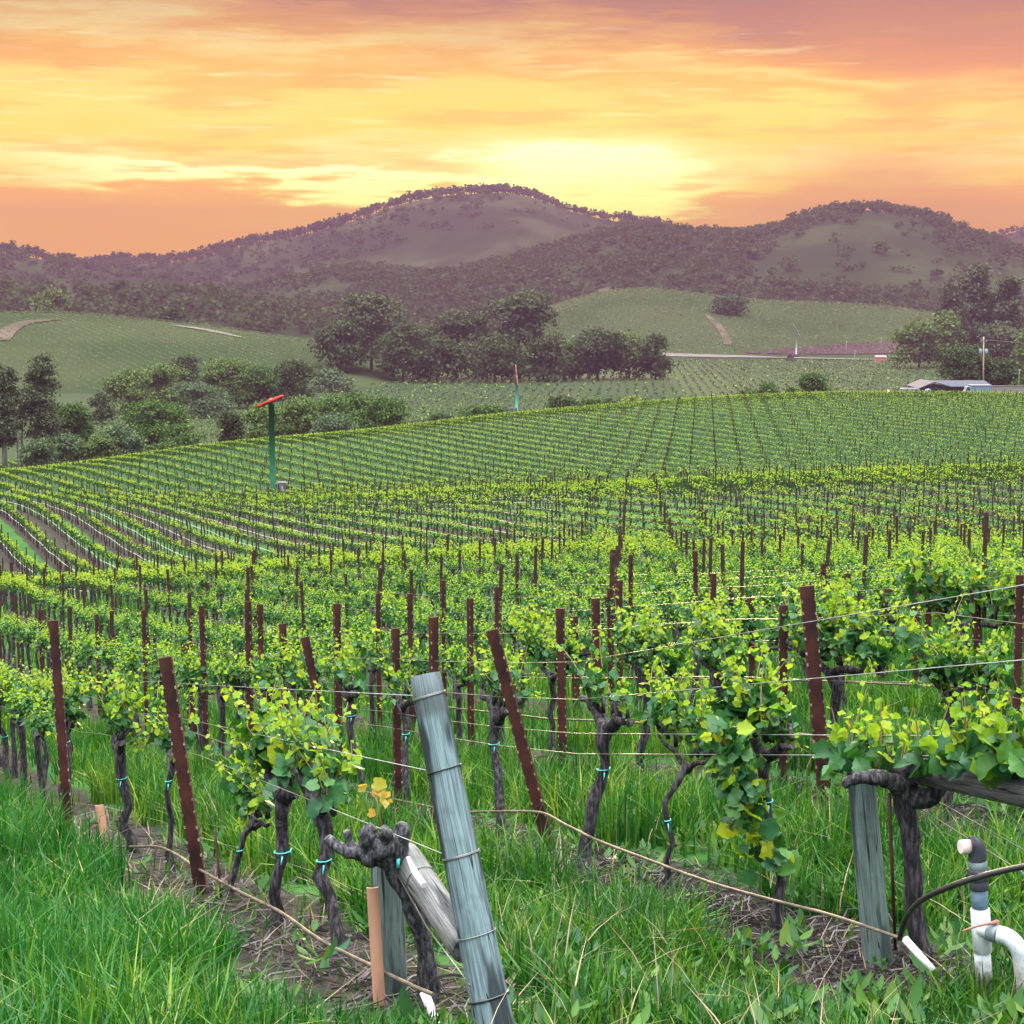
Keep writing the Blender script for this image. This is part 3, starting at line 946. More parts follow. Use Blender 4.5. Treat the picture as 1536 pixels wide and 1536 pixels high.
# (name, label, px, top, width, d, kind, options)
edge = [
    ('eucalyptus_tree', 'tall leaning eucalyptus at the left edge of the picture, pointed dark crown', 46, 533, 84, 305, 'euc', dict(style='tall', lean=.22, pale=True)),
    ('eucalyptus_tree', 'ragged eucalyptus cut by the left picture edge, thin pale trunks', 2, 548, 84, 300, 'euc', dict(style='tall', pale=True)),
    ('shrub', 'low grey green shrub at the foot of the leaning eucalyptus', 60, 660, 66, 292, 'willow', dict(style='bush')),
    ('oak_tree', 'mid green oak just right of the leaning eucalyptus', 108, 606, 86, 325, 'oak', {}),
    ('shrub', 'pale sage shrub in front of the mid green oak by the eucalyptus', 98, 652, 62, 300, 'willow', dict(style='bush')),
    ('shrub', 'small olive shrub between two sage shrubs above the vine rows', 150, 652, 52, 300, 'olive', dict(style='bush')),
    ('oak_tree', 'broad dark oak with a domed crown, largest behind the vineyard edge', 232, 602, 112, 330, 'oak', {}),
    ('shrub', 'bluish willow shrub under the broad domed oak', 182, 640, 66, 302, 'willow', dict(style='bush')),
    ('shrub', 'sprawling feathery shrub at the right foot of the domed oak', 262, 640, 92, 300, 'oak', dict(style='bush')),
    ('shrub', 'small round dark bush left of the green wind machine mast', 340, 617, 46, 310, 'dark', dict(style='bush')),
    ('oak_tree', 'olive green tree directly behind the green wind machine mast', 392, 606, 84, 322, 'olive', {}),
    ('oak_tree', 'rounded olive tree just right of the green wind machine mast', 455, 597, 92, 328, 'olive', {}),
    ('oak_tree', 'wide green tree in the middle of the shrub line', 520, 592, 100, 330, 'oak', {}),
    ('oak_tree', 'open branched green tree at the right end of the thick shrub line', 574, 598, 88, 325, 'oak', {}),
    ('shrub', 'low feathery shrub beneath the open branched tree', 500, 622, 84, 300, 'willow', dict(style='bush')),
    ('shrub', 'dark low bush standing alone left of the spreading green shrub', 659, 627, 50, 300, 'dark', dict(style='bush')),
    ('shrub', 'spreading green shrub below the distant wind machine', 728, 611, 82, 305, 'oak', dict(style='bush')),
    ('shrub', 'dark rounded bush at the end of the pale track', 846, 596, 58, 330, 'dark', dict(style='bush')),
    ('shrub', 'brownish bush touching the dark rounded bush by the track', 884, 600, 46, 335, 'oak', dict(style='bush')),
    ('shrub', 'small green shrub left of the yellow one by the track', 912, 598, 30, 340, 'willow', dict(style='bush')),
    ('shrub', 'yellow green shrub at the crest of the vineyard', 945, 596, 40, 340, 'lime', dict(style='bush')),
    ('shrub', 'tiny dark shrub peeping over the vineyard crest', 1032, 597, 22, 360, 'oak', dict(style='bush')),
    ('shrub', 'dark low shrub left of the pair beyond the crest', 1122, 582, 38, 400, 'oak', dict(style='bush')),
    ('shrub', 'rounded shrub second of the row beyond the crest', 1152, 576, 44, 405, 'oak', dict(style='bush')),
    ('shrub', 'faint flat shrub beside the small airy tree', 1188, 581, 36, 410, 'olive', dict(style='bush')),
    ('oak_tree', 'small airy tree with open crown standing over the crest', 1226, 562, 56, 415, 'oak', dict(style='umbrella')),
]
mid = [
    ('oak_tree', 'rounded olive tree at the left end of the creek trees', 188, 556, 84, 520, 'olive', {}),
    ('shrub', 'dark small bush below the left end of the creek trees', 152, 592, 38, 470, 'dark', dict(style='bush')),
    ('oak_tree', 'wide pale olive tree second along the creek', 243, 548, 96, 540, 'olive', {}),
    ('oak_tree', 'dark purple brown tree rising behind the creek trees', 280, 534, 62, 570, 'dark', {}),
    ('oak_tree', 'large pale domed tree in the centre of the creek trees', 345, 540, 104, 545, 'olive', {}),
    ('shrub', 'soft grey green bushes front the domed creek tree', 300, 574, 92, 500, 'willow', dict(style='bush')),
    ('oak_tree', 'dense dark tree right of the domed creek tree', 388, 550, 76, 540, 'oak', {}),
    ('oak_tree', 'dark round tree at the right end of the creek trees', 440, 540, 66, 545, 'dark', {}),
    ('shrub', 'pale low bush left of the tall valley trees', 498, 556, 60, 640, 'willow', dict(style='bush')),
]
clump = [
    ('eucalyptus_tree', 'largest dark eucalyptus at the left of the valley clump', 556, 444, 150, 740, 'euc', dict(style='tall')),
    ('oak_tree', 'dark sloping tree at the left foot of the largest eucalyptus', 510, 484, 90, 720, 'dark', {}),
    ('oak_tree', 'rounded dark tree filling the gap right of the largest eucalyptus', 604, 490, 104, 715, 'dark', {}),
    ('eucalyptus_tree', 'broad flat topped eucalyptus between the two tallest', 684, 469, 138, 745, 'euc', {}),
    ('oak_tree', 'bushy dark tree in front of the flat topped eucalyptus', 655, 506, 100, 712, 'dark', {}),
    ('eucalyptus_tree', 'tall slim eucalyptus with a round head above the clump', 778, 439, 104, 735, 'euc', dict(style='umbrella')),
    ('oak_tree', 'dark tree at the base of the tall slim eucalyptus', 742, 506, 104, 712, 'dark', {}),
    ('oak_tree', 'low tree just right of the tall slim eucalyptus', 815, 508, 92, 720, 'dark', {}),
    ('oak_tree', 'small pale tree against the planted slope', 835, 500, 42, 800, 'euc', {}),
    ('oak_tree', 'soft edged tree left of the dark rounded oak', 860, 512, 64, 740, 'olive', {}),
    ('oak_tree', 'dark rounded oak right of the clump', 897, 497, 104, 730, 'dark', {}),
    ('oak_tree', 'greyish tree beside the dark rounded oak', 944, 500, 78, 745, 'olive', {}),
    ('oak_tree', 'dark tree ending the clump on the right', 984, 503, 56, 735, 'dark', {}),
]
farm = [
    ('eucalyptus_tree', 'tallest hazy eucalyptus at the right, narrow crown', 1464, 401, 74, 880, 'euc', dict(style='tall')),
    ('eucalyptus_tree', 'open topped eucalyptus right of the tallest hazy one', 1507, 417, 62, 870, 'euc', dict(style='tall', lean=.12)),
    ('oak_tree', 'broad hazy tree reaching the road', 1380, 484, 84, 860, 'olive', {}),
    ('oak_tree', 'hazy tree between the broad one and the tall eucalyptus', 1420, 470, 86, 875, 'olive', {}),
    ('eucalyptus_tree', 'faint eucalyptus left of the tallest hazy one', 1428, 424, 58, 980, 'euc', dict(style='tall')),
    ('oak_tree', 'hazy round tree behind the utility pole', 1500, 486, 88, 820, 'euc', {}),
    ('oak_tree', 'greenish tree at the right picture edge', 1548, 498, 60, 640, 'olive', {}),
    ('oak_tree', 'dark wide oak behind the low barn', 1452, 520, 118, 450, 'dark', {}),
    ('oak_tree', 'dark shrubby tree right of the utility pole', 1508, 540, 62, 445, 'dark', dict(style='bush')),
    ('oak_tree', 'bushy dark tree at the right edge over the white wall', 1552, 545, 60, 440, 'oak', dict(style='bush')),
]
lone = [
    ('oak_tree', 'lone dark round oak on the planted slope across the valley', 1094, 446, 54, 1200, 'dark', {}),
    ('oak_tree', 'pale round tree at the top of the left planted slope', 74, 432, 58, 1000, 'olive', {}),
    ('oak_tree', 'dark round tree alone above the left planted slope', 262, 462, 42, 940, 'dark', {}),
]
for lst, grp in ((edge, G_EDGE), (mid, G_MIDT), (clump, G_CLUMP), (farm, G_FARM), (lone, None)):
    for nm, lb, px, top, wp, d, kd, op in lst:
        tr(nm, lb, px, top, wp, d, kd, group=grp, **op)

exec_marker = None
# ------------------------------------------------------------------ vineyard layout
def row_xy(p, s):
    return NX * p + RX * s, NY * p + RY * s


def visible(x, y, h=1.0, slack=0.7):
    """rough line of sight over the rolling ground"""
    z = T(x, y) + h + slack
    ok = np.ones(len(x), bool)
    for f in np.linspace(.12, .97, 40):
        zz = T(x * f, y * f) + 0.5
        ok &= z * f > zz - 0.0 if False else (z * f >= zz)
    return ok


HAND_P = {'A': ROW0, 'B': ROW0 + ROWS, 'C': ROW0 + 2 * ROWS}
plants, posts = [], []
r = np.random.default_rng(77)
for k in range(0, 95):
    p = ROW0 + k * ROWS
    s0 = 6.0 if k > 1 else 15.2
    ss = np.arange(.2 + .72 + 1.44 * math.ceil((s0 - .92) / 1.44), 340, 1.44)
    ss = ss + r.normal(0, .07, len(ss))
    x, y = row_xy(p, ss)
    ok = (np.abs(x / np.maximum(y, 1)) < .345) & (y > 7) & (y < 322)
    plants.append(np.c_[x, y, np.full(len(x), k)][ok])
    sp = np.arange(.2 + 4.32 * math.ceil(s0 / 4.32), 340, 4.32)
    sp = sp + r.normal(0, .06, len(sp))
    x, y = row_xy(p, sp)
    ok = (np.abs(x / np.maximum(y, 1)) < .345) & (y > 24) & (y < 322)
    posts.append(np.c_[x, y, np.full(len(x), k)][ok])
plants, posts = np.concatenate(plants), np.concatenate(posts)


def past_avenue(a):
    return (a[:, 0] * RX + a[:, 1] * RY) + .15 * (a[:, 0] * NX + a[:, 1] * NY) > 169.0


plants, posts = plants[~past_avenue(plants)], posts[~past_avenue(posts)]
pl2, po2 = [], []
for k in range(0, 64):
    p = ROW0 + k * ROWS * 1.5
    ss = np.arange(100.7, 340, 1.46)
    x, y = row_xy(p, ss)
    ok = (np.abs(x / y) < .345) & (y < 322)
    pl2.append(np.c_[x, y, np.full(len(x), k)][ok])
    ss = np.arange(100, 340, 5.85)
    x, y = row_xy(p, ss + r.normal(0, .06, len(ss)))
    ok = (np.abs(x / y) < .345) & (y < 322)
    po2.append(np.c_[x, y, np.full(len(x), k)][ok])
pl2, po2 = np.concatenate(pl2), np.concatenate(po2)
plants = np.vstack([plants, pl2[past_avenue(pl2)]])
posts = np.vstack([posts, po2[past_avenue(po2)]])


def avenue(a):
    """headland between the two blocks left of the wind machine"""
    s = a[:, 0] * RX + a[:, 1] * RY
    p = a[:, 0] * NX + a[:, 1] * NY
    return (np.abs(s - 169.0 + .15 * p) < 2.6) & (p < 42)


plants, posts = plants[~avenue(plants)], posts[~avenue(posts)]
plants = plants[visible(plants[:, 0], plants[:, 1], 1.2)]
posts = posts[visible(posts[:, 0], posts[:, 1], 1.5)]
plants = plants[np.argsort(plants[:, 1])]
posts = posts[np.argsort(posts[:, 1])]
print('vines', len(plants), 'posts', len(posts))

# ------------------------------------------------------------------ grapevine builder (local: row runs along Y)
def vine_parts(r, hi, shoots, arms=True, leafy=1.0, size=1.0, height=.78, reach=1.0):
    tb, fb = MB(), MB()
    k = 9 if hi else 5
    zz = np.linspace(-.12, height, k)
    wob = np.cumsum(r.normal(0, .024 if hi else .018, (k, 2)), 0)
    path = np.c_[wob, zz]
    sides = 10 if hi else 5
    rr = np.interp(zz, [-.12, 0, .15, height * .8, height], [.048, .038, .029, .028, .044]) * size * r.uniform(.85, 1.2)
    sq = [1 + r.normal(0, .17 if hi else .05, sides) for _ in range(k)]
    tb.tube(path, rr, sides, squash=sq)
    head = path[-1]
    spots = []
    for sgn in (-1, 1):
        L = r.uniform(.20, .38) * reach * (1 if arms else .35)
        n = 6 if hi else 4
        t = np.linspace(0, 1, n)
        arm = head + np.c_[r.normal(0, .012, n) * t, sgn * L * t, -.03 + .10 * np.sin(t * 1.6) + r.normal(0, .012, n)]
        tb.tube(arm, np.linspace(.038, .016, n) * size * (1 if reach < 1.2 else .72), 8 if hi else 4, squash=[1 + r.normal(0, .15, 8 if hi else 4) for _ in range(n)])
        for q in range(6 if hi else 4):
            f = r.uniform(.1, 1)
            b0 = head + (arm[-1] - head) * f + np.array((0, 0, .03))
            b1 = b0 + np.array((r.normal(0, .03), r.normal(0, .03), r.uniform(.04, .10)))
            tb.tube([b0, b1], [.014, .010], 5 if hi else 3)
            spots.append(b1)
    pos, nrm, sz, mi = [], [], [], []
    for q in range(shoots):
        b0 = spots[(q if reach > 1.2 else r.integers(len(spots))) % len(spots)] + r.normal(0, .02, 3) * (1, 1 if reach < 1.2 else 3, 1)
        L = r.uniform(.12, .40) * leafy
        tip = b0 + np.array((r.normal(0, .10), r.normal(0, .12), L if r.random() > .12 else -r.uniform(.02, .2)))
        ctrl = (b0 + tip) / 2 + r.normal(0, .03, 3)
        n = 7
        t = np.linspace(0, 1, n)[:, None]
        pth = (1 - t) ** 2 * b0 + 2 * t * (1 - t) * ctrl + t * t * tip
        if hi:
            fb.tube(pth, np.linspace(.0045, .0015, n), 4, 2, cap=False)
        m_ = int((23 if hi else 20) * (.5 + L)) + 2
        for a in np.linspace(.05, 1.0, m_):
            c = (1 - a) ** 2 * b0 + 2 * a * (1 - a) * ctrl + a * a * tip
            dr = r.normal(0, 1, 3)
            dr[2] = dr[2] * .4 + .1
            dr /= np.linalg.norm(dr)
            s = np.interp(a, [0, .35, .8, 1], [.058, .048, .032, .018]) * r.uniform(.6, 1.3) * (1.6 if r.random() < .1 and a < .6 else 1.0) * (.92 if hi else 1.08)
            pos.append(c + dr * (.015 + .5 * s))
            nv = dr * .7 + np.array((0, 0, .6)) + r.normal(0, .45, 3)
            nrm.append(nv)
            sz.append(s)
            mi.append(0 if r.random() < np.interp(a, [0, .4, .7, 1], [.05, .22, .75, .95]) * (.4 if s > .05 else 1) else 1)
    if len(pos):
        pos, nrm, sz, mi = np.array(pos), np.array(nrm), np.array(sz), np.array(mi)
        tm, tf = (LEAF, LEAF_F) if hi else (DIAM, DIAM_F)
        scatter(fb, tm, tf, pos, nrm, r.uniform(0, 6.28, len(pos)), sz, mi, hi)
    return tb, fb, (head, path)


FM = [M['leaf_young'], M['leaf_old'], M['shoot']]
r = np.random.default_rng(101)
HI, MID = [], []
for q in range(7):
    t_, f_, _ = vine_parts(r, True, 44, reach=1.6)
    HI.append((t_.mesh('trunk', M['bark']), f_.mesh('foliage', FM)))
for q in range(8):
    t_, f_, _ = vine_parts(r, False, 34, height=.72, reach=1.5)
    MID.append((t_.mesh('trunk', M['bark']), f_.mesh('foliage', FM)))


def vine_root(meshes, loc, label, group, rz, s=1.0):
    root = thing('grapevine', loc, label, 'grapevine', group, rz)
    root.scale = (s, s, s)
    for nm, me in zip(('trunk', 'foliage'), meshes):
        o = bpy.data.objects.new(nm, me)
        C.objects.link(o)
        o.parent = root
    return root


G_VINE = 'grapevines of the near slope'
proto_hi = [vine_root(m_, (0, 0, 0), None, G_VINE, 0) for m_ in HI]
proto_mid = [vine_root(m_, (0, 0, 0), None, G_VINE, 0) for m_ in MID]
used = set()


def place_vine(protos, x, y, label, rz=None, s=1.0):
    q = int(r.integers(len(protos)))
    src = protos[q]
    key = (id(protos), q)
    o = src if key not in used else copy_tree(src)
    used.add(key)
    o.location = (x, y, Tz(x, y))
    o.rotation_euler = (0, 0, RAZ + (math.pi if r.random() < .5 else 0) + r.normal(0, .12) if rz is None else rz)
    o.scale = (s, s, s * float(r.uniform(.94, 1.06)))
    o['label'] = label
    return o


N_IND = 288
L_NEAR = 'leafy grapevine in the crowded rows behind the front two, bright yellow green shoots'
for i, (x, y, k) in enumerate(plants[:N_IND]):
    if y < 15.5:
        place_vine(proto_hi, x, y, L_NEAR, s=float(r.uniform(1.0, 1.15)))
    else:
        place_vine(proto_mid, x, y, L_NEAR, s=float(r.uniform(.95, 1.12)))

for protos in (proto_hi, proto_mid):
    for q, o in enumerate(protos):
        if (id(protos), q) not in used:
            for c in list(o.children):
                bpy.data.objects.remove(c)
            bpy.data.objects.remove(o)

# the rest of the planting reads as continuous rows
b = MB()
rest = plants[N_IND:]
dist = rest[:, 1]
zr = T(rest[:, 0], rest[:, 1])
r = np.random.default_rng(55)
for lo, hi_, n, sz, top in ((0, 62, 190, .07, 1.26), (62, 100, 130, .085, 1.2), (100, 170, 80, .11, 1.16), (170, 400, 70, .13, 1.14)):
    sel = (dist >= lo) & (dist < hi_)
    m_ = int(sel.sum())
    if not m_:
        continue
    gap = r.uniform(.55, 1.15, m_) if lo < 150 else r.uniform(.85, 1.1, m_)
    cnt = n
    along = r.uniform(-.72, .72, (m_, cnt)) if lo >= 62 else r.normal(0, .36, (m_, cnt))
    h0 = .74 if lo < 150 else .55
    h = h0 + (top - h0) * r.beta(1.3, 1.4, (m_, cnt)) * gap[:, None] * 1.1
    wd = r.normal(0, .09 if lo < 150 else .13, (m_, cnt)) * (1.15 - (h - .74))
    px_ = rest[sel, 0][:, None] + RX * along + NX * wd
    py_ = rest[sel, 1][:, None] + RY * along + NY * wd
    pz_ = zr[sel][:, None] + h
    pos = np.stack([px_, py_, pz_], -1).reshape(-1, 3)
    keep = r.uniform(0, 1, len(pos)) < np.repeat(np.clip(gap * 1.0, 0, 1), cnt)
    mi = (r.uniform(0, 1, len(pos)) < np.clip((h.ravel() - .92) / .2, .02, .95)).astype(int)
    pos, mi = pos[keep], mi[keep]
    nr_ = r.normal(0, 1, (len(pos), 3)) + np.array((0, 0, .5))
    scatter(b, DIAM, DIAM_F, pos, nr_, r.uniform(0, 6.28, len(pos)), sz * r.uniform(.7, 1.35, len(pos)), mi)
sel = np.where(dist < 135)[0]
for i in sel:
    x, y, z = rest[i, 0], rest[i, 1], zr[i]
    e = r.normal(0, .05, 2)
    b.tube([(x, y, z - .1), (x + e[0], y + e[1], z + .8)], [.045, .04], 4, 2, cap=False, smooth=False)
    b.tube([(x + RX * .5 + e[0], y + RY * .5 + e[1], z + .86), (x - RX * .5 + e[0], y - RY * .5 + e[1], z + .84)], [.02, .02], 3, 2, cap=False, smooth=False)
tag(b.build('vineyard_rows', [M['leaf_far'], M['leaf_far_top'], M['bark']]), 'long green rows of vines running over the dip and the far rise', kind='stuff')

# ------------------------------------------------------------------ steel stakes
def stake_mesh(L, notch=True, w=.058):
    b = MB()
    h = w / 2
    prof = np.array([(-h, -.02), (-h, .02), (-h + .006, .02), (-h + .006, -.012), (h - .006, -.012), (h - .006, .02), (h, .02), (h, -.02)])
    v = np.concatenate([np.c_[prof, np.full(8, z)] for z in (-.35, L)])
    f = [(i, (i + 1) % 8, (i + 1) % 8 + 8, i + 8) for i in range(8)]
    b.add(v, f)
    n0 = b.n - 8
    b.f.append((np.array([(n0, n0 + 1, n0 + 2, n0 + 3), (n0 + 4, n0 + 5, n0 + 6, n0 + 7), (n0, n0 + 3, n0 + 4, n0 + 7)]), 0, False))
    if notch:
        for z in np.arange(.25, L - .03, .085):
            for sx in (-1, 1):
                b.box((sx * (h - .002), -.0185, z + .006 * math.sin(z * 37 + sx)), (.007, .007, .017), 1)
    return b


ST_HI = stake_mesh(1.45).mesh('steel_stake', [M['rust'], M['notch']])
ST_LO = stake_mesh(1.5, False).mesh('steel_stake', [simple('aged_rusty_steel', (.018, .009, .008), (.05, .018, .013), .7, 10)])
G_ST = 'rusty steel stakes in the vineyard rows'


def stake(base, top, label, me=ST_HI, L=1.45, spin=0.0, fat=1.0):
    o = bpy.data.objects.new('steel_stake', me)
    C.objects.link(o)
    d = np.array(top, float) - np.array(base, float)
    ln = float(np.linalg.norm(d))
    o.rotation_mode = 'QUATERNION'
    q = Vector((0, 0, 1)).rotation_difference(Vector(d / ln))
    o.rotation_quaternion = q @ Matrix.Rotation(spin, 3, 'Z').to_quaternion()
    o.location = tuple(base)
    o.scale = (fat, fat, ln / L)
    return tag(o, label, 'stake', G_ST)


# measured stakes: (base px or None, top px, top py, width px, row or None, label)
L_ST = 'rusty steel stake rising from the crowded rows of the near slope'
hand = [
    (295, 248, 985, 20, 0, 'leaning rusty stake in front, between the peach stub and the weathered post'),
    (92, 80, 930, 15, 0, 'rusty stake near the left picture edge, behind the hose at the peach stub'),
    (828, 738, 944, 18, 1, 'most strongly leaning rusty stake, just right of the tall weathered post'),
    (504, 457, 955, 14, 1, 'leaning rusty stake between the front stake and the weathered post'),
    (1246, 1210, 878, 22, 2, 'thick rusty stake leaning left, above the right wooden brace post'),
    (846, 840, 912, 13, 2, 'straight rusty stake right behind the strongly leaning one, left of a pair'),
    (866, 861, 924, 10, 3, 'thinner rusty stake of a close pair behind the strongly leaning stake'),
    (900, 893, 897, 13, 3, 'thicker rusty stake right of the close pair, with another just behind it'), (1180, 1176, 907, 14, None, 'straight rusty stake just left of the thick leaning one'),
    (1133, 1126, 897, 10, None, None), (1484, 1462, 885, 13, None, 'leaning rusty stake at the far right, under the slanting wires'),
    (1396, 1393, 884, 9, None, None), (1332, 1330, 883, 8, None, None), (1274, 1272, 860, 9, None, None),
    (1533, 1530, 862, 11, None, None), (1442, 1440, 862, 8, None, None), (1380, 1375, 843, 8, None, None), (1100, 1097, 880, 8, None, None),
    (1072, 1070, 860, 8, None, None), (1238, 1235, 845, 7, None, None), (595, 593, 942, 10, None, None), (427, 424, 935, 10, None, None),
    (652, 650, 925, 10, None, None), (506, 505, 905, 9, None, None), (568, 567, 890, 8, None, None), (706, 705, 897, 8, None, None),
    (746, 745, 880, 7, None, None), (666, 665, 870, 7, None, None), (616, 615, 890, 7, None, None), (170, 159, 958, 10, None, None),
    (291, 279, 966, 11, None, None), (305, 302, 900, 10, None, None), (216, 215, 915, 7, None, None), (146, 145, 922, 7, None, None),
    (391, 390, 906, 8, None, None), (372, 371, 862, 7, None, None), (932, 929, 870, 9, None, None), (918, 915, 882, 8, None, None),
    (948, 946, 832, 7, None, None), (1047, 1043, 826, 7, None, None), (20, 17, 936, 8, None, None), (60, 59, 915, 6, None, None),
]
hand_xy = []
for bpx, tpx, tpy, wpx, row, lb in hand:
    u, t = ray(tpx, tpy)
    if row is None:
        dd = 150.0 / wpx
        k = max(1, round((dd * (NX * u + NY) - ROW0) / ROWS))
        d = row_d(u, ROW0 + k * ROWS)
    else:
        d = row_d(u, ROW0 + row * ROWS - .22)
    top = np.array((u * d, d, t * d))
    bx = top[0] + (bpx - tpx) / FPX * d
    base = np.array((bx, d, Tz(bx, d)))
    if row is None and top[2] - base[2] > 1.75:
        top[2] = base[2] + 1.75
    print('stake', tpx, 'd %.1f len %.2f' % (d, top[2] - base[2]))
    hand_xy.append((bx, d))
    fat = float(np.clip(wpx / FPX * d / .06, .8, 1.5)) if row is not None else 1.0
    stake(base, top, lb or L_ST, ST_HI, 1.45, float(r.normal(0, .4)), fat)
hand_xy = np.array(hand_xy)
n_left = 298 - len(hand)
cnt = 0
tail = []
for x, y, k in posts:
    if cnt < n_left:
        z = Tz(x, y)
        ln = float(r.normal(1.70, .10))
        tl = r.normal(0, .035, 2)
        stake((x, y, z), (x + tl[0], y + tl[1], z + ln), L_ST if y < 62 else 'thin dark stake in the rows of the dip beyond the first crest', ST_LO, 1.5, float(r.normal(0, .5)))
        cnt += 1
    else:
        tail.append((x, y))
b = MB()
for x, y in tail:
    z = Tz(x, y)
    e = r.normal(0, .03, 2)
    rs = .032 if y < 150 else .05
    b.tube([(x, y, z - .1), (x + e[0], y + e[1], z + 1.6)], [rs, rs], 4, 0, smooth=False)
tag(b.build('vineyard_stakes', [M['rust_far']]), 'countless thin stakes dotting the vine rows of the far rise', kind='stuff')

# ------------------------------------------------------------------ trellis wires and drip hoses
def row_line(p, s0, s1, h, step=1.2, sag=0.0):
    s = np.arange(s0, s1, step)
    x, y = row_xy(p, s)
    z = T(x, y) + h
    return np.c_[x, y, z]


def strand(name, pts, rr, m_, label, cat, group=None, sides=5):
    b = MB()
    pts = np.asarray(pts, float)
    o0 = pts[0].copy()
    b.tube(pts - o0, rr, sides)
    return tag(b.build(name, m_, None, tuple(o0)), label, cat, group)


G_W = 'trellis wires along the rows'
BIG_TOP = P(638, 1012, 5.45)
BIG_BASE = P(752, 1590, 5.12)


def on_big(f):
    return BIG_BASE + (BIG_TOP - BIG_BASE) * f


# row A: wires fan out from the leaning wooden end post
pa = ROW0
names_h = (('top', .94, 1.16), ('upper', .74, .95), ('cordon', .52, .76))
for nm, f, h in names_h:
    line = row_line(pa, 9.3, 44, h)
    pts = np.vstack([on_big(f)[None] + np.array((-.055, .02, 0)), line])
    strand('trellis_wire', pts, .0016, M['wire'], '%s wire of the front row, tied to the tall weathered post' % nm, 'wire', G_W)
pb = ROW0 + ROWS
END_B = np.array((*row_xy(pb, 4.0), 0.0))
for nm, py, h in (('top', 868, 1.20), ('upper', 985, .98), ('cordon', 1105, .78), ('lower', 1135, .66)):
    line = row_line(pb, 8.9, 50, h)
    u, t = ray(1590, py)
    d = row_d(u, pb)
    pts = np.vstack([np.array((u * d, d, t * d))[None], line])
    strand('trellis_wire', pts, .0022, M['wire'], '%s wire of the second row, coming in over the right brace post' % nm, 'wire', G_W)
ordn = ['third', 'fourth', 'fifth', 'sixth', 'seventh']
for k in range(2, 7):
    for nm, h in (('top', 1.22), ('low', .80)):
        s0 = 6.0
        line = row_line(ROW0 + k * ROWS, s0, 54, h)
        strand('trellis_wire', line, .0021, M['wire'], '%s wire of the %s row back from the front' % (nm, ordn[k - 2]), 'wire', G_W)

hA = [RP(a, b_, pa - .08) for a, b_ in ((650, 1492), (640, 1488), (600, 1470), (560, 1450), (480, 1410), (420, 1368), (360, 1338), (300, 1305), (245, 1272), (200, 1270), (160, 1268), (125, 1250), (95, 1217), (50, 1200), (0, 1183), (-60, 1165))]
hB = [RP(a, b_, pb - .10) for a, b_ in ((1352, 1408), (1300, 1390), (1230, 1368), (1150, 1348), (1060, 1322), (960, 1285), (900, 1262), (850, 1238), (812, 1219), (760, 1217), (690, 1217), (620, 1205), (550, 1188), (470, 1165), (400, 1138), (300, 1102), (200, 1068), (90, 1030), (0, 1003), (-60, 985))]


def smooth_path(pts, k=4):
    pts = np.array(pts)
    t = np.arange(len(pts))
    tt = np.linspace(0, len(pts) - 1, (len(pts) - 1) * k + 1)
    return hermite(t, pts, tt)


G_H = 'drip hoses along the rows'
strand('drip_hose', smooth_path(hA), .0075, M['hose'], 'sagging tan drip hose of the front row, ending by the weathered post', 'hose', G_H, 8)
strand('drip_hose', smooth_path(hB), .0075, M['hose'], 'long tan drip hose of the second row, ending at the right brace post', 'hose', G_H, 8)
hC = row_line(ROW0 + 2 * ROWS, 7, 54, .42)
strand('drip_hose', hC, .009, M['hose'], 'drip hose of the third row, half hidden by vines', 'hose', G_H, 6)
hC = row_line(ROW0 + 3 * ROWS, 7, 54, .42)
strand('drip_hose', hC, .009, M['hose'], 'drip hose of the fourth row back from the front', 'hose', G_H, 6)
for k in range(4, 60):
    line = row_line(ROW0 + k * ROWS, 60, 166 - .15 * (ROW0 + k * ROWS), .45, 2.5)
    line[:, 2] += r.normal(0, .03, len(line))
    uu = line[:, 0] / line[:, 1]
    ok = (line[:, 1] > 70) & (np.abs(uu) < .34) & (line[:, 1] < 150) & (uu < .04)
    line = line[ok]
    if len(line) > 6:
        strand('drip_hose', line, .024, M['hose_pale'], 'pale drip hose along a row in the dip behind the near slope', 'hose', 'drip hoses in the dip', 4)

# ------------------------------------------------------------------ hand placed vines of the two front rows
r = np.random.default_rng(303)


def vine_at(px, py, p, label, shoots=15, size=1.0, height=.78, arms=True, lean=(0, 0), leafy=1.0, tie=True):
    u, t = ray(px, py)
    d = row_d(u, p)
    x = u * d
    root = thing('grapevine', (x, d, Tz(x, d)), label, 'grapevine', 'grapevines of the two front rows', RAZ + (math.pi if r.random() < .5 else 0))
    shoots = int(shoots * (1.4 if p < 2.5 else 1.0))
    tb, fb, (head, path) = vine_parts(r, True, shoots, arms, leafy, size, height)
    if lean != (0, 0):
        for lst in (tb.v, fb.v):
            for a in lst:
                a[:, 0] += lean[0] * a[:, 2]
                a[:, 1] += lean[1] * a[:, 2]
        root.rotation_euler = (0, 0, RAZ)
    tb.build('trunk', M['bark'], root)
    fb.build('foliage', FM, root)
    if tie:
        q = MB()
        zt = height * r.uniform(.55, .9)
        a = np.linspace(0, 6.28, 9)
        c0 = np.array([np.interp(zt, path[:, 2], path[:, i]) for i in (0, 1)] + [zt]) + np.array((lean[0] * zt, lean[1] * zt, 0))
        rt = .036 * size
        q.tube(np.c_[np.cos(a) * rt, np.sin(a) * rt, a * .003] + c0, .0035, 4)
        q.tube([c0 + (-rt * .3, -rt, 0), c0 + (-rt * .6, -rt - .015, -.035)], [.004, .002], 4)
        q.build('tie', M['teal'], root)
    return root


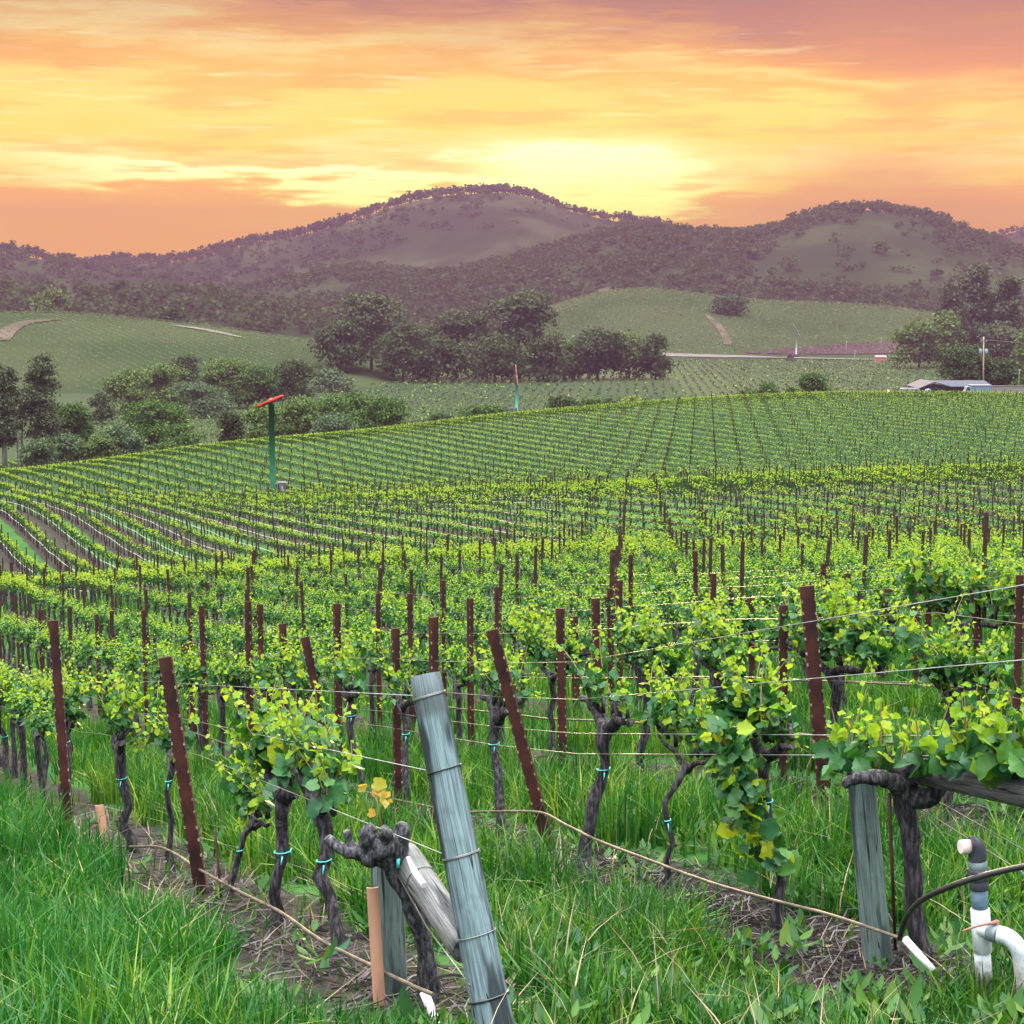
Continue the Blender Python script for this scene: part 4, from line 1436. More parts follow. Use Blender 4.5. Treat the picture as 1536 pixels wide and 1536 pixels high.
VA = [(405, 1420, 'stout vine with forked arms left of the front wooden brace post', 17, 1.15, .66, (.0, .12)),
      (505, 1445, 'leaning vine trunk nearest left of the front wooden brace post', 14, .9, .62, (.0, .35)),
      (212, 1335, 'leafy vine just right of the short peach stub', 18, .95, .76, (0, .05)),
      (262, 1345, 'thin vine leaning between the peach stub and the front stake', 9, .6, .70, (0, .1)),
      (110, 1262, 'twisted vine behind the short peach stub', 15, 1.2, .78, (0, .1)),
      (60, 1245, 'dark trunked vine second from the left edge', 13, .95, .8, (0, .1)),
      (22, 1235, 'dark vine at the left picture edge', 13, .95, .8, (0, 0)),
      (345, 1385, 'short leafy young vine right of the front leaning stake', 11, .5, .42, (0, 0))]
for px, py, lb, sh, sz, ht, ln in VA:
    vine_at(px, py, pa, lb, sh, sz, ht, True, ln)
VB = [(762, 1300, 'vine with forked dark head just right of the weathered post', 13, 1.0, .82, (0, .16)),
      (878, 1330, 'bare knobbly vine trunk right of the strongly leaning stake', 9, 1.1, .84, (0, .1)),
      (992, 1345, 'slender young vine with large leaves in the middle of the second row', 16, .45, .70, (0, .05)),
      (1152, 1342, 'vine hung with leaves down to the ground left of the right brace post', 22, .75, .85, (0, .1)),
      (610, 1215, 'vine trunk tied with teal tape left behind the weathered post', 13, .8, .84, (0, .12)),
      (540, 1232, 'vine leaning behind the second leaning stake', 14, 1.0, .84, (0, .2)),
      (470, 1195, 'leafy vine left behind the second leaning stake', 16, .95, .82, (0, .1)),
      (405, 1165, 'vine between the front stake and the second leaning stake', 15, .95, .82, (0, 0)),
      (345, 1140, 'vine behind the front leaning stake in the second row', 15, .95, .82, (0, 0)),
      (290, 1120, 'vine left behind the front leaning stake in the second row', 15, .95, .82, (0, 0)),
      (235, 1100, 'vine above the leafy vine by the peach stub', 15, .95, .82, (0, 0))]
for px, py, lb, sh, sz, ht, ln in VB:
    vine_at(px, py, pb, lb, sh, sz, ht, True, ln)

# leaves hanging low on the vine left of the brace post
hang = MB()
u, t = ray(1135, 1300)
d = row_d(u, pb)
n = 190
tt = r.uniform(0, 1, n)
pp = np.array([P(1085 + 65 * a + r.normal(0, 16), 1085 + 215 * a + r.normal(0, 12), d - .12 + r.normal(0, .06)) for a in tt])
scatter(hang, LEAF, LEAF_F, pp, r.normal(0, .6, (n, 3)) + (0, -.7, .4), r.uniform(0, 6.28, n), r.uniform(.04, .085, n), (tt < .0).astype(int) * 0 + (r.uniform(0, 1, n) < .75).astype(int), True)
cane = np.array([P(1075, 1075, d - .1), P(1100, 1150, d - .1), P(1130, 1230, d - .1), P(1150, 1315, d - .05)])
hang.tube(smooth_path(cane), .006, 5, 2)
o0 = P(1150, 1340, d)
for a in hang.v:
    a -= o0.astype(np.float32)
tag(hang.build('vine_cane', FM, None, tuple(o0)), 'long cane of grown leaves trailing down left of the right brace post', 'vine cane')

# ------------------------------------------------------------------ the old head trained vine at the front brace post
def blob_path(pts, rr, b, sides=11, rough=.16):
    pts = smooth_path(pts, 4)
    k = len(pts)
    rr = np.interp(np.linspace(0, 1, k), np.linspace(0, 1, len(rr)), rr)
    sm = r.normal(0, 1, (k, sides))
    sm = (sm + np.roll(sm, 1, 0) + np.roll(sm, 1, 1)) / 1.9
    b.tube(pts, rr, sides, squash=[1 + rough * q for q in sm])


d6 = row_d(ray(600, 1400)[0], pa)
o0 = P(640, 1492, d6 - .10)
root = thing('grapevine', tuple(o0), 'bare gnarled old vine head beside the weathered leaning post', 'grapevine', 'grapevines of the two front rows')
b = MB()
blob_path([P(642, 1520, d6 - .10) - o0, P(640, 1440, d6 - .12) - o0, P(625, 1370, d6 - .16) - o0, P(602, 1320, d6 - .18) - o0, P(588, 1275, d6 - .18) - o0], [.04, .034, .034, .04, .058], b)
blob_path([P(588, 1288, d6 - .18) - o0, P(560, 1282, d6 - .2) - o0, P(530, 1278, d6 - .22) - o0, P(505, 1270, d6 - .22) - o0, P(490, 1256, d6 - .22) - o0], [.045, .036, .028, .022, .014], b)
blob_path([P(530, 1278, d6 - .22) - o0, P(524, 1262, d6 - .22) - o0, P(520, 1246, d6 - .22) - o0], [.02, .016, .012], b)
blob_path([P(553, 1292, d6 - .2) - o0, P(556, 1268, d6 - .22) - o0, P(553, 1248, d6 - .24) - o0, P(560, 1238, d6 - .24) - o0], [.036, .036, .028, .016], b)
blob_path([P(592, 1288, d6 - .18) - o0, P(598, 1264, d6 - .2) - o0, P(603, 1246, d6 - .22) - o0, P(598, 1234, d6 - .22) - o0], [.045, .036, .028, .014], b)
blob_path([P(560, 1276, d6 - .22) - o0, P(577, 1268, d6 - .23) - o0, P(598, 1270, d6 - .21) - o0], [.040, .046, .036], b)
blob_path([P(578, 1262, d6 - .24) - o0, P(580, 1248, d6 - .26) - o0, P(574, 1240, d6 - .27) - o0], [.024, .020, .010], b)
b.build('trunk', simple('gnarled_bark', (.014, .014, .017), (.13, .13, .15), .75, 75, (1, 1, .35), 1.0, lo=.35, hi=.75), root)
b = MB()
n = 13
pp = np.array([P(563 + r.normal(0, 13), 1192 + r.normal(0, 14), d6 - .2 + r.normal(0, .04)) - o0 for _ in range(n)])
scatter(b, LEAF, LEAF_F, pp, r.normal(0, .7, (n, 3)) + (0, -.4, .5), r.uniform(0, 6.28, n), r.uniform(.022, .045, n), 0, True)
b.tube([P(572, 1240, d6 - .22) - o0, P(568, 1215, d6 - .2) - o0, P(563, 1190, d6 - .2) - o0], .003, 4, 1)
b.build('foliage', [leafmat('coppery_leaf', [(.28, .26, .05), (.33, .25, .07), (.22, .27, .04)], .45, (1.4, 1.2, .6)), M['shoot']], root)
b = MB()
b.tube([P(597, 1288, d6 - .24) - o0, P(597, 1302, d6 - .24) - o0], [.007, .006], 6)
b.build('tie', M['teal'], root)

# old vine at the right brace post
dB = row_d(ray(1370, 1300)[0], pb)
o0 = P(1378, 1415, dB)
root = thing('grapevine', tuple(o0), 'thick old vine right of the right brace post, leaves along the rail', 'grapevine', 'grapevines of the two front rows')
b = MB()
blob_path([P(1382, 1440, dB) - o0, P(1372, 1370, dB) - o0, P(1370, 1300, dB) - o0, P(1362, 1240, dB) - o0, P(1355, 1195, dB) - o0, P(1362, 1165, dB) - o0], [.045, .036, .034, .036, .046, .052], b)
blob_path([P(1358, 1190, dB) - o0, P(1335, 1172, dB - .05) - o0, P(1310, 1166, dB - .1) - o0, P(1280, 1170, dB - .14) - o0, P(1264, 1178, dB - .14) - o0], [.042, .034, .03, .024, .014], b)
blob_path([P(1362, 1190, dB) - o0, P(1390, 1200, dB - .06) - o0, P(1408, 1180, dB - .1) - o0, P(1412, 1150, dB - .1) - o0], [.042, .036, .03, .024], b)
blob_path([P(1362, 1170, dB) - o0, P(1370, 1150, dB - .04) - o0, P(1376, 1128, dB - .06) - o0], [.036, .03, .018], b)
b.build('trunk', M['bark'], root)
b = MB()
pts_, szs_, mis_ = [], [], []
for q in range(46):
    a0 = r.uniform(1262, 1590)
    dq = row_d(ray(a0, 1100)[0], pb) + r.normal(-.04, .08)
    y0_ = (1142 if a0 > 1390 else 1140) + r.normal(0, 8)
    hh = r.uniform(45, 112)
    sl = r.normal(0, 14)
    b.tube([P(a0, y0_, dq) - o0, P(a0 + sl * .4, y0_ - hh * .5, dq) - o0, P(a0 + sl, y0_ - hh, dq) - o0], [.005, .004, .0015], 4, 2, cap=False)
    for t_ in np.linspace(0, 1, int(6 + hh / 9)):
        big = t_ < .4
        sp_ = 15 if big else 9
        pts_.append(P(a0 + sl * t_ + r.normal(0, sp_), y0_ - hh * t_ + r.normal(0, 6) + (10 if big else 0), dq + r.normal(0, .05)) - o0)
        szs_.append(r.uniform(.05, .10) if big else np.interp(t_, [.4, 1], [.045, .02]) * r.uniform(.7, 1.3))
        mis_.append(1 if r.random() < (.85 if big else .2) else 0)
n = len(pts_)
scatter(b, LEAF, LEAF_F, np.array(pts_), r.normal(0, .6, (n, 3)) + (0, -.5, .6), r.uniform(0, 6.28, n), np.array(szs_), np.array(mis_), True)
b.build('foliage', FM, root)

# ------------------------------------------------------------------ wooden posts
def log(b, a, c, r0, r1, sides=20, m=0, rough=.03, cap_bulge=True):
    a, c = np.array(a), np.array(c)
    n = 14
    t = np.linspace(0, 1, n)[:, None]
    pts = a + (c - a) * t
    base = 1 + np.cumsum(r.normal(0, rough * .35, (n, sides)), 0) * .5 + r.normal(0, rough * .5, (1, sides))
    rr = np.linspace(r0, r1, n)
    rr[0] *= .96
    rr[-1] *= .93
    b.tube(pts, rr, sides, m, True, True, squash=list(base))


def aim_object(o, a, c):
    """put the local z axis of a mesh written along z between two points"""
    d = Vector(c) - Vector(a)
    o.rotation_mode = 'QUATERNION'
    o.rotation_quaternion = Vector((0, 0, 1)).rotation_difference(d.normalized())
    o.location = tuple(a)
    return d.length


def wood_post(name, a, c, r0, r1, m_, label, cat, wraps=(), group=None):
    L = float(np.linalg.norm(np.array(c) - np.array(a)))
    b = MB()
    log(b, (0, 0, 0), (0, 0, L), r0, r1)
    if wraps:
        root = thing(name, (0, 0, 0), label, cat, group)
        aim_object(root, a, c)
        b.build('timber', m_, root)
        for f, rr, mm, turns in wraps:
            q = MB()
            an = np.linspace(0, 6.28 * turns, int(24 * turns) + 1)
            rad_ = r0 + (r1 - r0) * f + .003
            wob = .004 * np.sin(an * 1.0 + 1.0) + np.linspace(0, .008, len(an))
            q.tube(np.c_[np.cos(an) * rad_, np.sin(an) * rad_, f * L + wob], rr, 6)
            q.build('wire_wrap', mm, root)
        return root
    o = b.build(name, m_)
    aim_object(o, a, c)
    return tag(o, label, cat, group)


wood_post('wooden_post', tuple(BIG_BASE), tuple(BIG_TOP), .062, .051, M['wood'],
          'tall weathered blue grey wooden end post leaning left, wrapped with wire', 'post',
          [(.94, .0016, M['wire'], 2.2), (.745, .0026, M['black_hose'], 1.3), (.52, .0018, M['wire_dark'], 2.3), (.315, .0017, M['wire_dark'], 1.3), (.155, .0035, M['black_hose'], 1.1)])
PB = P(590, 1522, d6)
PT = P(578, 1262, d6)
wood_post('wooden_post', tuple(PB - (0, 0, .12)), tuple(PT), .063, .058, M['wood_green'], 'short upright wooden brace post under the bare gnarled vine head', 'post', [(.28, .0022, M['wire'], 1.2)])
ra = P(606, 1282, d6 - .12)
rc = P(700, 1425, 5.42)
wood_post('brace_rail', tuple(rc), tuple(ra), .052, .054, M['wood_grey'], 'pale round brace rail slanting from the gnarled vine head to the weathered post', 'rail', [(.70, .002, M['wire'], 1.4)])
tg = MB()
tg.tube([P(612, 1286, d6 - .31), P(622, 1308, d6 - .36), P(636, 1328, d6 - .44)], [.006, .012, .012], 6)
tag(tg.build('white_strip', M['whitetag']), 'white plastic strip stuck on the slanting brace rail', 'strip')
dR = row_d(ray(1310, 1300)[0], pb)
RB, RT = P(1322, 1447, dR), P(1288, 1128, dR + .03)
wood_post('wooden_post', tuple(RB - (0, 0, .12)), tuple(RT), .064, .055, M['wood_green'], 'upright green grey wooden brace post in front of the thick old vine', 'post', [(.93, .002, M['wire'], 2.2)])
q0, q1 = P(1352, 1150, dB + .08), P(1640, 1212, row_d(ray(1640, 1200)[0], pb))
wood_post('brace_rail', tuple(q1), tuple(q0), .05, .052, M['wood_grey'], 'grey brace rail running under the leaves to the right picture edge', 'rail')


eb = row_d(ray(1640, 1200)[0], pb)
ebx = row_xy(pb, (q1[0] * RX + q1[1] * RY) - .06)
ez = Tz(ebx[0], ebx[1])
wood_post('wooden_post', (ebx[0] + .06, ebx[1] - .10, ez - .3), (ebx[0] - .04, ebx[1] + .12, ez + 1.42), .06, .052, M['wood'], 'wooden end post where the right brace rail and its wires stop', 'post')


def flat_stake(pb_, pt_, wd, th, label):
    b = MB()
    L = float(np.linalg.norm(np.array(pt_) - np.array(pb_)))
    a = np.linspace(-1.15, 1.15, 9)
    outer = np.c_[np.sin(a) * wd / 2 * 1.1, -np.cos(a) * wd * .35]
    inner = np.c_[np.sin(a[::-1]) * (wd / 2 * 1.1 - th), -np.cos(a[::-1]) * (wd * .35) + th]
    prof = np.vstack([outer, inner])
    k = len(prof)
    v = np.concatenate([np.c_[prof, np.full(k, -.1)], np.c_[prof, np.full(k, L)]])
    f = [(i, (i + 1) % k, (i + 1) % k + k, i + k) for i in range(k)]
    b.add(v, f, 0, False)
    b.f.append((np.array([[k + i, k + i + 1, k + k - 2 - i, k + k - 1 - i] for i in range(8)]), 0, False))
    o = b.build('grow_tube', M['peach'])
    aim_object(o, pb_, pt_)
    return tag(o, label, 'vine guard', 'peach vine guards')


flat_stake(tuple(P(570, 1514, d6 - .12)), tuple(P(559, 1330, d6 - .12)), .044, .004, 'tall narrow peach vine guard against the front brace post')
dg = row_d(ray(155, 1280)[0], pa) - .4
flat_stake(tuple(P(164, 1290, dg)), tuple(P(149, 1207, dg)), .062, .005, 'short peach vine guard standing in the grass at the left')
strand('training_stake', [P(1343, 1425, dB), P(1338, 1300, dB), P(1334, 1190, dB)], .007, M['rust'], 'thin rusty rod beside the thick old vine', 'rod')
strand('training_stake', [P(337, 1400, row_d(ray(337, 1400)[0], pa)), P(322, 1245, row_d(ray(337, 1400)[0], pa))], .007, M['rust'], 'thin dark rod beside the short young vine', 'rod')
strand('training_stake', [P(1215, 1440 - 100, 8.2), P(1210, 1335, 8.2)], .004, M['rust'], 'tiny rod stub in the grass', 'rod') if False else None
# guy wires of the two brace assemblies
strand('guy_wire', [P(590, 1300, d6 - .2), P(640, 1390, 5.7), P(705, 1478, 5.15)], .003, M['wire'], 'taut wire from the gnarled vine head down to the weathered post', 'wire')
strand('guy_wire', [P(1282, 1155, dR - .07), P(1400, 1225, 6.7), P(1536, 1310, 6.2), P(1600, 1350, 6.0)], .0022, M['wire'], 'brace wire slanting from the right post over the pipe elbow', 'wire')
strand('guy_wire', [P(1395, 1195, dB), P(1536, 1275, 6.3), P(1600, 1310, 6.1)], .002, M['wire'], 'second brace wire slanting behind the pipe elbow', 'wire')
# hose ends
strand('hose_end', [P(636, 1488, d6 - .3), P(648, 1518, d6 - .34), P(660, 1548, d6 - .38)], [.017, .016, .016], M['whitetag'], 'white hose end cap piece hanging by the weathered post', 'hose end', None, 10)
strand('hose_end', [P(1357, 1408, dB - .3), P(1380, 1434, dB - .36), P(1400, 1456, dB - .4)], [.015, .015, .014], M['whitetag'], 'white hose end piece lying right of the brace post', 'hose end', None, 10)
strand('hose_loop', smooth_path([P(640, 1490, d6 - .3), P(650, 1470, d6 - .3), P(680, 1462, d6 - .5), P(705, 1470, 5.2), P(712, 1490, 5.15)]), .006, M['black_hose'], 'black hose loop from the drip line round the weathered post', 'hose', None, 6)
strand('feed_hose', smooth_path([P(1640, 1285, 5.7), P(1536, 1300, 5.85), P(1470, 1315, 5.95), P(1420, 1332, 6.05), P(1380, 1352, 6.15), P(1358, 1380, 6.25), P(1350, 1408, 6.3)]), [.0115] * 25, M['black_hose'], 'black feed hose arching in front of the white pipe riser', 'hose', None, 8)

# ------------------------------------------------------------------ irrigation riser
dP = 6.25
sc_ = dP / FPX
base = P(1478, 1472, dP)
zg = Tz(base[0], base[1])
riser = thing('irrigation_riser', tuple(base), 'white plastic irrigation riser with black elbow top at the right edge', 'pipe')


def lp(px, py, dd=0.0):
    return P(px, py, dP + dd) - base


def ring(part, a, c, rr, m_, sides=18, bevel=.004):
    b = MB()
    a, c = np.array(a), np.array(c)
    L = np.linalg.norm(c - a)
    e = min(bevel / L, .3)
    t = np.array([0, e, 1 - e, 1])[:, None]
    b.tube(a + (c - a) * t, [rr - bevel, rr, rr, rr - bevel], sides)
    return b.build(part, m_, riser)


ring('pipe', lp(1479, 1500), lp(1473, 1425), .031, M['pvc'])
ring('tee', lp(1474, 1428), lp(1470, 1362), .036, M['pvc'])
ring('pipe', lp(1470, 1364), lp(1469, 1328), .031, M['pvc_blue'])
ring('union', lp(1469, 1334), lp(1468, 1318), .036, M['pvc_black'])
ring('union_nut', lp(1468, 1320), lp(1467, 1302), .040, M['pvc_black'])
ring('union', lp(1467, 1303), lp(1466, 1290), .036, M['pvc_grey'])
b = MB()
b.tube(smooth_path([lp(1466, 1295), lp(1466, 1280), lp(1464, 1271), lp(1460, 1268, .0), lp(1455, 1268, .0)]), .034, 16)
b.build('elbow', M['pvc_black'], riser)
ring('stub', lp(1456, 1269, .0), lp(1440, 1271, -.01), .027, M['pinkplastic'])
ring('branch', lp(1472, 1392, -.01), lp(1486, 1397, -.05), .031, M['pvc'])
ring('valve', lp(1484, 1396, -.05), lp(1498, 1402, -.08), .034, M['pvc_grey'])
ring('valve_collar', lp(1488, 1398, -.055), lp(1493, 1400, -.065), .037, M['pvc_grey'])
b = MB()
b.tube([lp(1496, 1383, -.07), lp(1480, 1386, -.09), lp(1462, 1390, -.1), lp(1443, 1397, -.11)], [.009, .006, .005, .003], 8)
b.tube([lp(1495, 1398, -.07), lp(1495, 1381, -.07)], [.008, .010], 8)
b.build('valve_handle', simple('red_handle', (.35, .12, .10), (.25, .16, .14), .5, 20), riser)
b = MB()
b.tube(smooth_path([lp(1497, 1401, -.08), lp(1512, 1406, -.1), lp(1526, 1420, -.12), lp(1533, 1445, -.12), lp(1536, 1500, -.12)]), .032, 16)
b.build('elbow', M['pvc'], riser)
# ------------------------------------------------------------------ wind machines
M['green_paint'] = simple('dark_green_paint', (.002, .05, .022), (.003, .06, .028), .7, 1.2, spec=.15)
M['teal_paint'] = simple('teal_paint', (.01, .16, .12), (.012, .19, .14), .5, 1.0)
M['pale_paint'] = simple('pale_paint', (.26, .30, .36), (.22, .26, .31), .5, 1.0)
M['red_paint'] = simple('red_paint', (.55, .035, .02), (.45, .03, .02), .4, 2.0)
M['red_pale'] = simple('faded_red_paint', (.45, .16, .16), (.5, .2, .2), .5, 1.0)
M['white_paint'] = simple('white_paint', (.22, .23, .26), (.18, .19, .22), .5, 1.0)
M['dark_metal'] = simple('dark_machine', (.06, .065, .07), (.1, .1, .11), .6, 2.0)


def blade(b, hub, dirv, L, wd, th, twist):
    dirv = np.array(dirv, float)
    dirv /= np.linalg.norm(dirv)
    ax = np.cross(dirv, (0, 1, .2))
    ax /= np.linalg.norm(ax)
    nn = np.cross(ax, dirv)
    vs = []
    st = np.linspace(0, 1, 7)
    for t in st:
        ww = wd * np.interp(t, [0, .15, .5, 1], [.45, .9, 1, .6]) / 2
        a = twist * (1 - t)
        e1 = ax * math.cos(a) + nn * math.sin(a)
        e2 = -ax * math.sin(a) + nn * math.cos(a)
        c = np.array(hub) + dirv * L * t
        vs += [c - e1 * ww, c + e2 * th, c + e1 * ww, c - e2 * th]
    f = []
    for i in range(6):
        for j in range(4):
            f.append((i * 4 + j, i * 4 + (j + 1) % 4, i * 4 + 4 + (j + 1) % 4, i * 4 + 4 + j))
    f += [(3, 2, 1, 0), (24, 25, 26, 27)]
    b.add(np.array(vs), np.array(f), 0, True)


def wind_machine(px, top, d, rr, mast_m, blade_m, label, dirs, engine, L):
    u, t = ray(px, top)
    x = u * d
    z0 = surf1(x, d)
    H = t * d - z0
    root = thing('wind_machine', (x, d, z0), label, 'wind machine')
    b = MB()
    b.tube([(0, 0, -.5), (0, 0, .3), (0, 0, .32), (0, 0, H - .3), (0, 0, H - .28), (0, 0, H)], [rr * 1.5, rr * 1.5, rr, rr * .92, rr * 1.1, rr * 1.1], 20)
    b.build('mast', mast_m, root)
    b = MB()
    b.tube([(0, .45, H + .16), (0, .2, H + .2), (0, -.2, H + .22), (0, -.6, H + .16)], [.16, .26, .26, .14], 12)
    b.build('gearbox', M['red_paint'] if rr > .2 else blade_m, root)
    for dv in dirs:
        b = MB()
        blade(b, (0, -.6, H + .16), dv, L, .42, .05, .5)
        b.build('blade', blade_m, root)
    b = MB()
    ex, ew = engine
    b.box((ex, -.3, .85), (ew, 1.2, 1.0))
    b.box((ex, -.3, .2), (ew * 1.15, 1.4, .24))
    b.tube([(ex + ew * .3, 0, 1.3), (ex + ew * .3, 0, 1.75)], .06, 8)
    b.build('engine_box', M['dark_metal'] if rr > .2 else M['white_paint'], root)
    return root


wind_machine(407, 604, 170, .30, M['green_paint'], M['red_paint'], 'dark green wind machine mast with red propeller above the vine rows', [(.9, -.7, .38), (-.9, .7, -.38)], (1.1, 1.1), 1.9)
wind_machine(775, 564, 515, .42, M['teal_paint'], M['red_pale'], 'distant teal wind machine on a white pad below the tall trees', [(-.12, 0, 1), (.12, 0, -1)], (-1.6, 3.4), 3.2)
wind_machine(1195, 496, 1040, .45, M['pale_paint'], M['white_paint'], 'far white wind machine with a slanting blade beside the road', [(-.5, 0, .85), (.5, 0, -.85)], (-2.0, 6.0), 5.0)

# ------------------------------------------------------------------ road, tracks
M['road'] = hill_mat('pale_road', (.12, .11, .10), (.15, .135, .125), (.10, .09, .085), .05, .3)
M['dirt'] = hill_mat('bare_dirt', (.06, .05, .036), (.09, .072, .055), (.035, .045, .022), .05, .12)
M['tilled'] = hill_mat('tilled_field', (.045, .026, .032), (.055, .034, .038), (.035, .022, .027), .02, .2)


def ribbon(name, m_, label, pts, wd, lift=.35, kind='structure'):
    """a strip draped on the terrain; pts are (x, y)"""
    pts = smooth_path(pts, 8)
    tan = np.gradient(pts, axis=0)
    tan /= np.linalg.norm(tan, axis=1)[:, None]
    nn = np.c_[-tan[:, 1], tan[:, 0]]
    k = 5
    off = np.linspace(-.5, .5, k)
    wd = np.interp(np.linspace(0, 1, len(pts)), np.linspace(0, 1, np.size(wd)), np.atleast_1d(wd))
    x = pts[:, 0][:, None] + nn[:, 0][:, None] * off * wd[:, None]
    y = pts[:, 1][:, None] + nn[:, 1][:, None] * off * wd[:, None]
    z = surf(x, y) + lift
    i = np.arange(x.size).reshape(x.shape)
    f = np.stack([i[:-1, :-1], i[:-1, 1:], i[1:, 1:], i[1:, :-1]], -1).reshape(-1, 4)
    b = MB()
    b.add(np.stack([x, y, z], -1), f, 0, True)
    return tag(b.build(name, m_), label, kind=kind)


def ground_at(px, py, lo=20, hi=3000):
    u, t = ray(px, py)
    dd = np.geomspace(lo, hi, 1500)
    zz = surf(u * dd, dd)
    hit = np.where(zz >= t * dd)[0]
    d = dd[hit[0]] if len(hit) else hi
    return np.array((u * d, d))


ribbon('road', M['road'], 'pale road crossing the valley', [ground_at(a, b_, 500) for a, b_ in ((990, 533), (1060, 535), (1150, 537), (1250, 539), (1350, 541), (1420, 542), (1560, 544))], 12, .5)
ribbon('tilled_field', M['tilled'], 'purple brown tilled field by the road', [ground_at(a, b_, 700) for a, b_ in ((1120, 530), (1180, 528), (1250, 526), (1320, 523), (1390, 520))], [4, 22, 36, 44, 36], .4)
ribbon('track', M['dirt'], 'dirt track', [ground_at(a, b_, 700) for a, b_ in ((1092, 518), (1085, 500), (1072, 484), (1060, 474))], [5, 5, 6, 3], .5)
ribbon('track', M['dirt'], 'dirt track', [ground_at(a, b_, 500) for a, b_ in ((0, 512), (12, 498), (28, 488), (52, 483), (90, 480))], [8, 8, 8, 9, 4], .4)
ribbon('track', M['road'], 'pale farm track', [ground_at(a, b_, 500) for a, b_ in ((262, 489), (300, 494), (330, 500), (362, 507))], [5, 9, 8, 3], .4)
ribbon('track', M['dirt'], 'track along the vineyard edge', [np.array(P(a, b_, dd)[:2]) for a, b_, dd in ((740, 640, 295), (800, 632, 312), (860, 622, 322), (900, 612, 332), (960, 604, 345))], [3, 5, 6, 5, 4], .12)
ribbon('bare_patch', M['dirt'], 'bare yard at the top of the slope', [ground_at(a, b_, 700) for a, b_ in ((898, 438), (915, 436), (930, 434))], [10, 22, 10], .6)

# far planted rows on the valley floor and the two planted slopes
r = np.random.default_rng(91)
b = MB()


def far_rows(u0, u1, d0, d1, azi, spacing, step, sz, h, per, jitter=.3, only=None, mats=(0, 1, .1)):
    ca, sa = math.cos(azi), math.sin(azi)
    pr = np.arange(-d1 * 1.1, d1 * 1.1, spacing)
    so = np.arange(d0 * .3, d1 * 1.2, step)
    PR, SO = np.meshgrid(pr, so)
    x = PR * ca - SO * sa
    y = PR * sa + SO * ca
    u = x / np.maximum(y, 1)
    ok = (u > u0) & (u < u1) & (y > d0) & (y < d1)
    x, y = x[ok], y[ok]
    if only is not None:
        k = only(x, y)
        x, y = x[k], y[k]
    x = np.repeat(x, per) + r.normal(0, jitter, len(x) * per)
    y = np.repeat(y, per) + r.normal(0, step * .3, len(y) * per)
    z = surf(x, y) + h * r.uniform(.5, 1, len(x))
    pos = np.c_[x, y, z]
    scatter(b, QUAD, QUAD_F, pos, r.normal(0, .6, (len(x), 3)) + (0, -.3, .8), r.uniform(0, 6.28, len(x)), sz * r.uniform(.6, 1.4, len(x)), np.where(r.uniform(0, 1, len(x)) < mats[2], mats[1], mats[0]))


far_rows(-.24, .31, 400, 600, rad(-4), 2.8, 2.0, .42, 1.1, 3)
far_rows(-.24, .31, 600, 985, rad(-4), 3.4, 3.4, .6, 1.1, 2, .3, lambda x, y: surf(x, y) < T(x, y) + .4)
lv = H_lv
far_rows(-.33, -.10, 610, 850, rad(34), 4.0, .95, .42, 1.1, 1, .14, lambda x, y: lv.z(x / y, y) > T(x, y) + .5, (2, 2, 0))
rv = H_rv
far_rows(.0, .25, 1010, 1330, rad(52), 7.0, 1.5, .8, 1.2, 1, .2, lambda x, y: rv.z(x / y, y) > -37, (2, 2, 0))
tag(b.build('valley_vineyard', [M['leaf_valley'], M['leaf_far_top'], M['leaf_slope']]), 'faint planted rows on the valley floor and its slopes', kind='stuff')

# ------------------------------------------------------------------ farm at the right
M['barn_wall'] = simple('dark_barn_wall', (.028, .018, .028), (.045, .03, .042), .8, .6, (3, 3, .2))
M['barn_roof'] = simple('blue_grey_roof', (.022, .028, .045), (.035, .042, .062), .5, .4, (4, .2, 1))
M['pale_blue'] = simple('pale_blue_panel', (.17, .25, .31), (.14, .21, .27), .5, .5, (4, 1, .2))
M['tan_wall'] = simple('tan_wall', (.22, .195, .185), (.17, .15, .145), .8, 1.5, (3, 1, .3))
M['glass'] = simple('dark_glass', (.02, .025, .035), (.03, .035, .05), .15, 1, spec=.6)
M['tyre'] = simple('tyre_rubber', (.012, .012, .013), (.02, .02, .02), .8, 4)
M['dark_car'] = simple('dark_car_paint', (.02, .022, .03), (.03, .03, .04), .3, 1, spec=.6)
M['brown_car'] = simple('brown_car_paint', (.08, .05, .045), (.1, .06, .05), .35, 1, spec=.6)
dF = 352.0


def on(px, d):
    u, _ = ray(px, 580)
    return np.array((u * d, d, surf1(u * d, d)))


# barn
bl, br = on(1381, 372), on(1487, 372)
zt = TZ(573.5, 372)
z0 = min(bl[2], br[2])
barn = thing('barn', tuple(bl), 'low dark barn with a blue grey roof beyond the vineyard crest', 'barn')
Wb = br[0] - bl[0]
gW = (1422 - 1381) / FPX * 372
He, Hr = TZ(581, 372) - bl[2], zt - bl[2]
b = MB()
Db = 12.0
b.add([(0, 0, -1), (gW, 0, -1), (gW, 0, He), (gW * .48, 0, Hr - .25), (0, 0, He - .2)], [(0, 1, 2, 3, 4)])
b.add([(gW, .0, -1), (Wb, 0, -1), (Wb, 0, He), (gW, 0, He)], [(0, 1, 2, 3)])
b.add([(0, 0, -1), (0, Db, -1), (0, Db, He - .2), (0, 0, He - .2)], [(0, 3, 2, 1)])
b.add([(Wb, 0, -1), (Wb, Db, -1), (Wb, Db, He), (Wb, 0, He)], [(0, 1, 2, 3)])
b.add([(0, Db, -1), (Wb, Db, -1), (Wb, Db, He), (0, Db, He)], [(0, 3, 2, 1)])
b.build('wall', M['barn_wall'], barn)
b = MB()
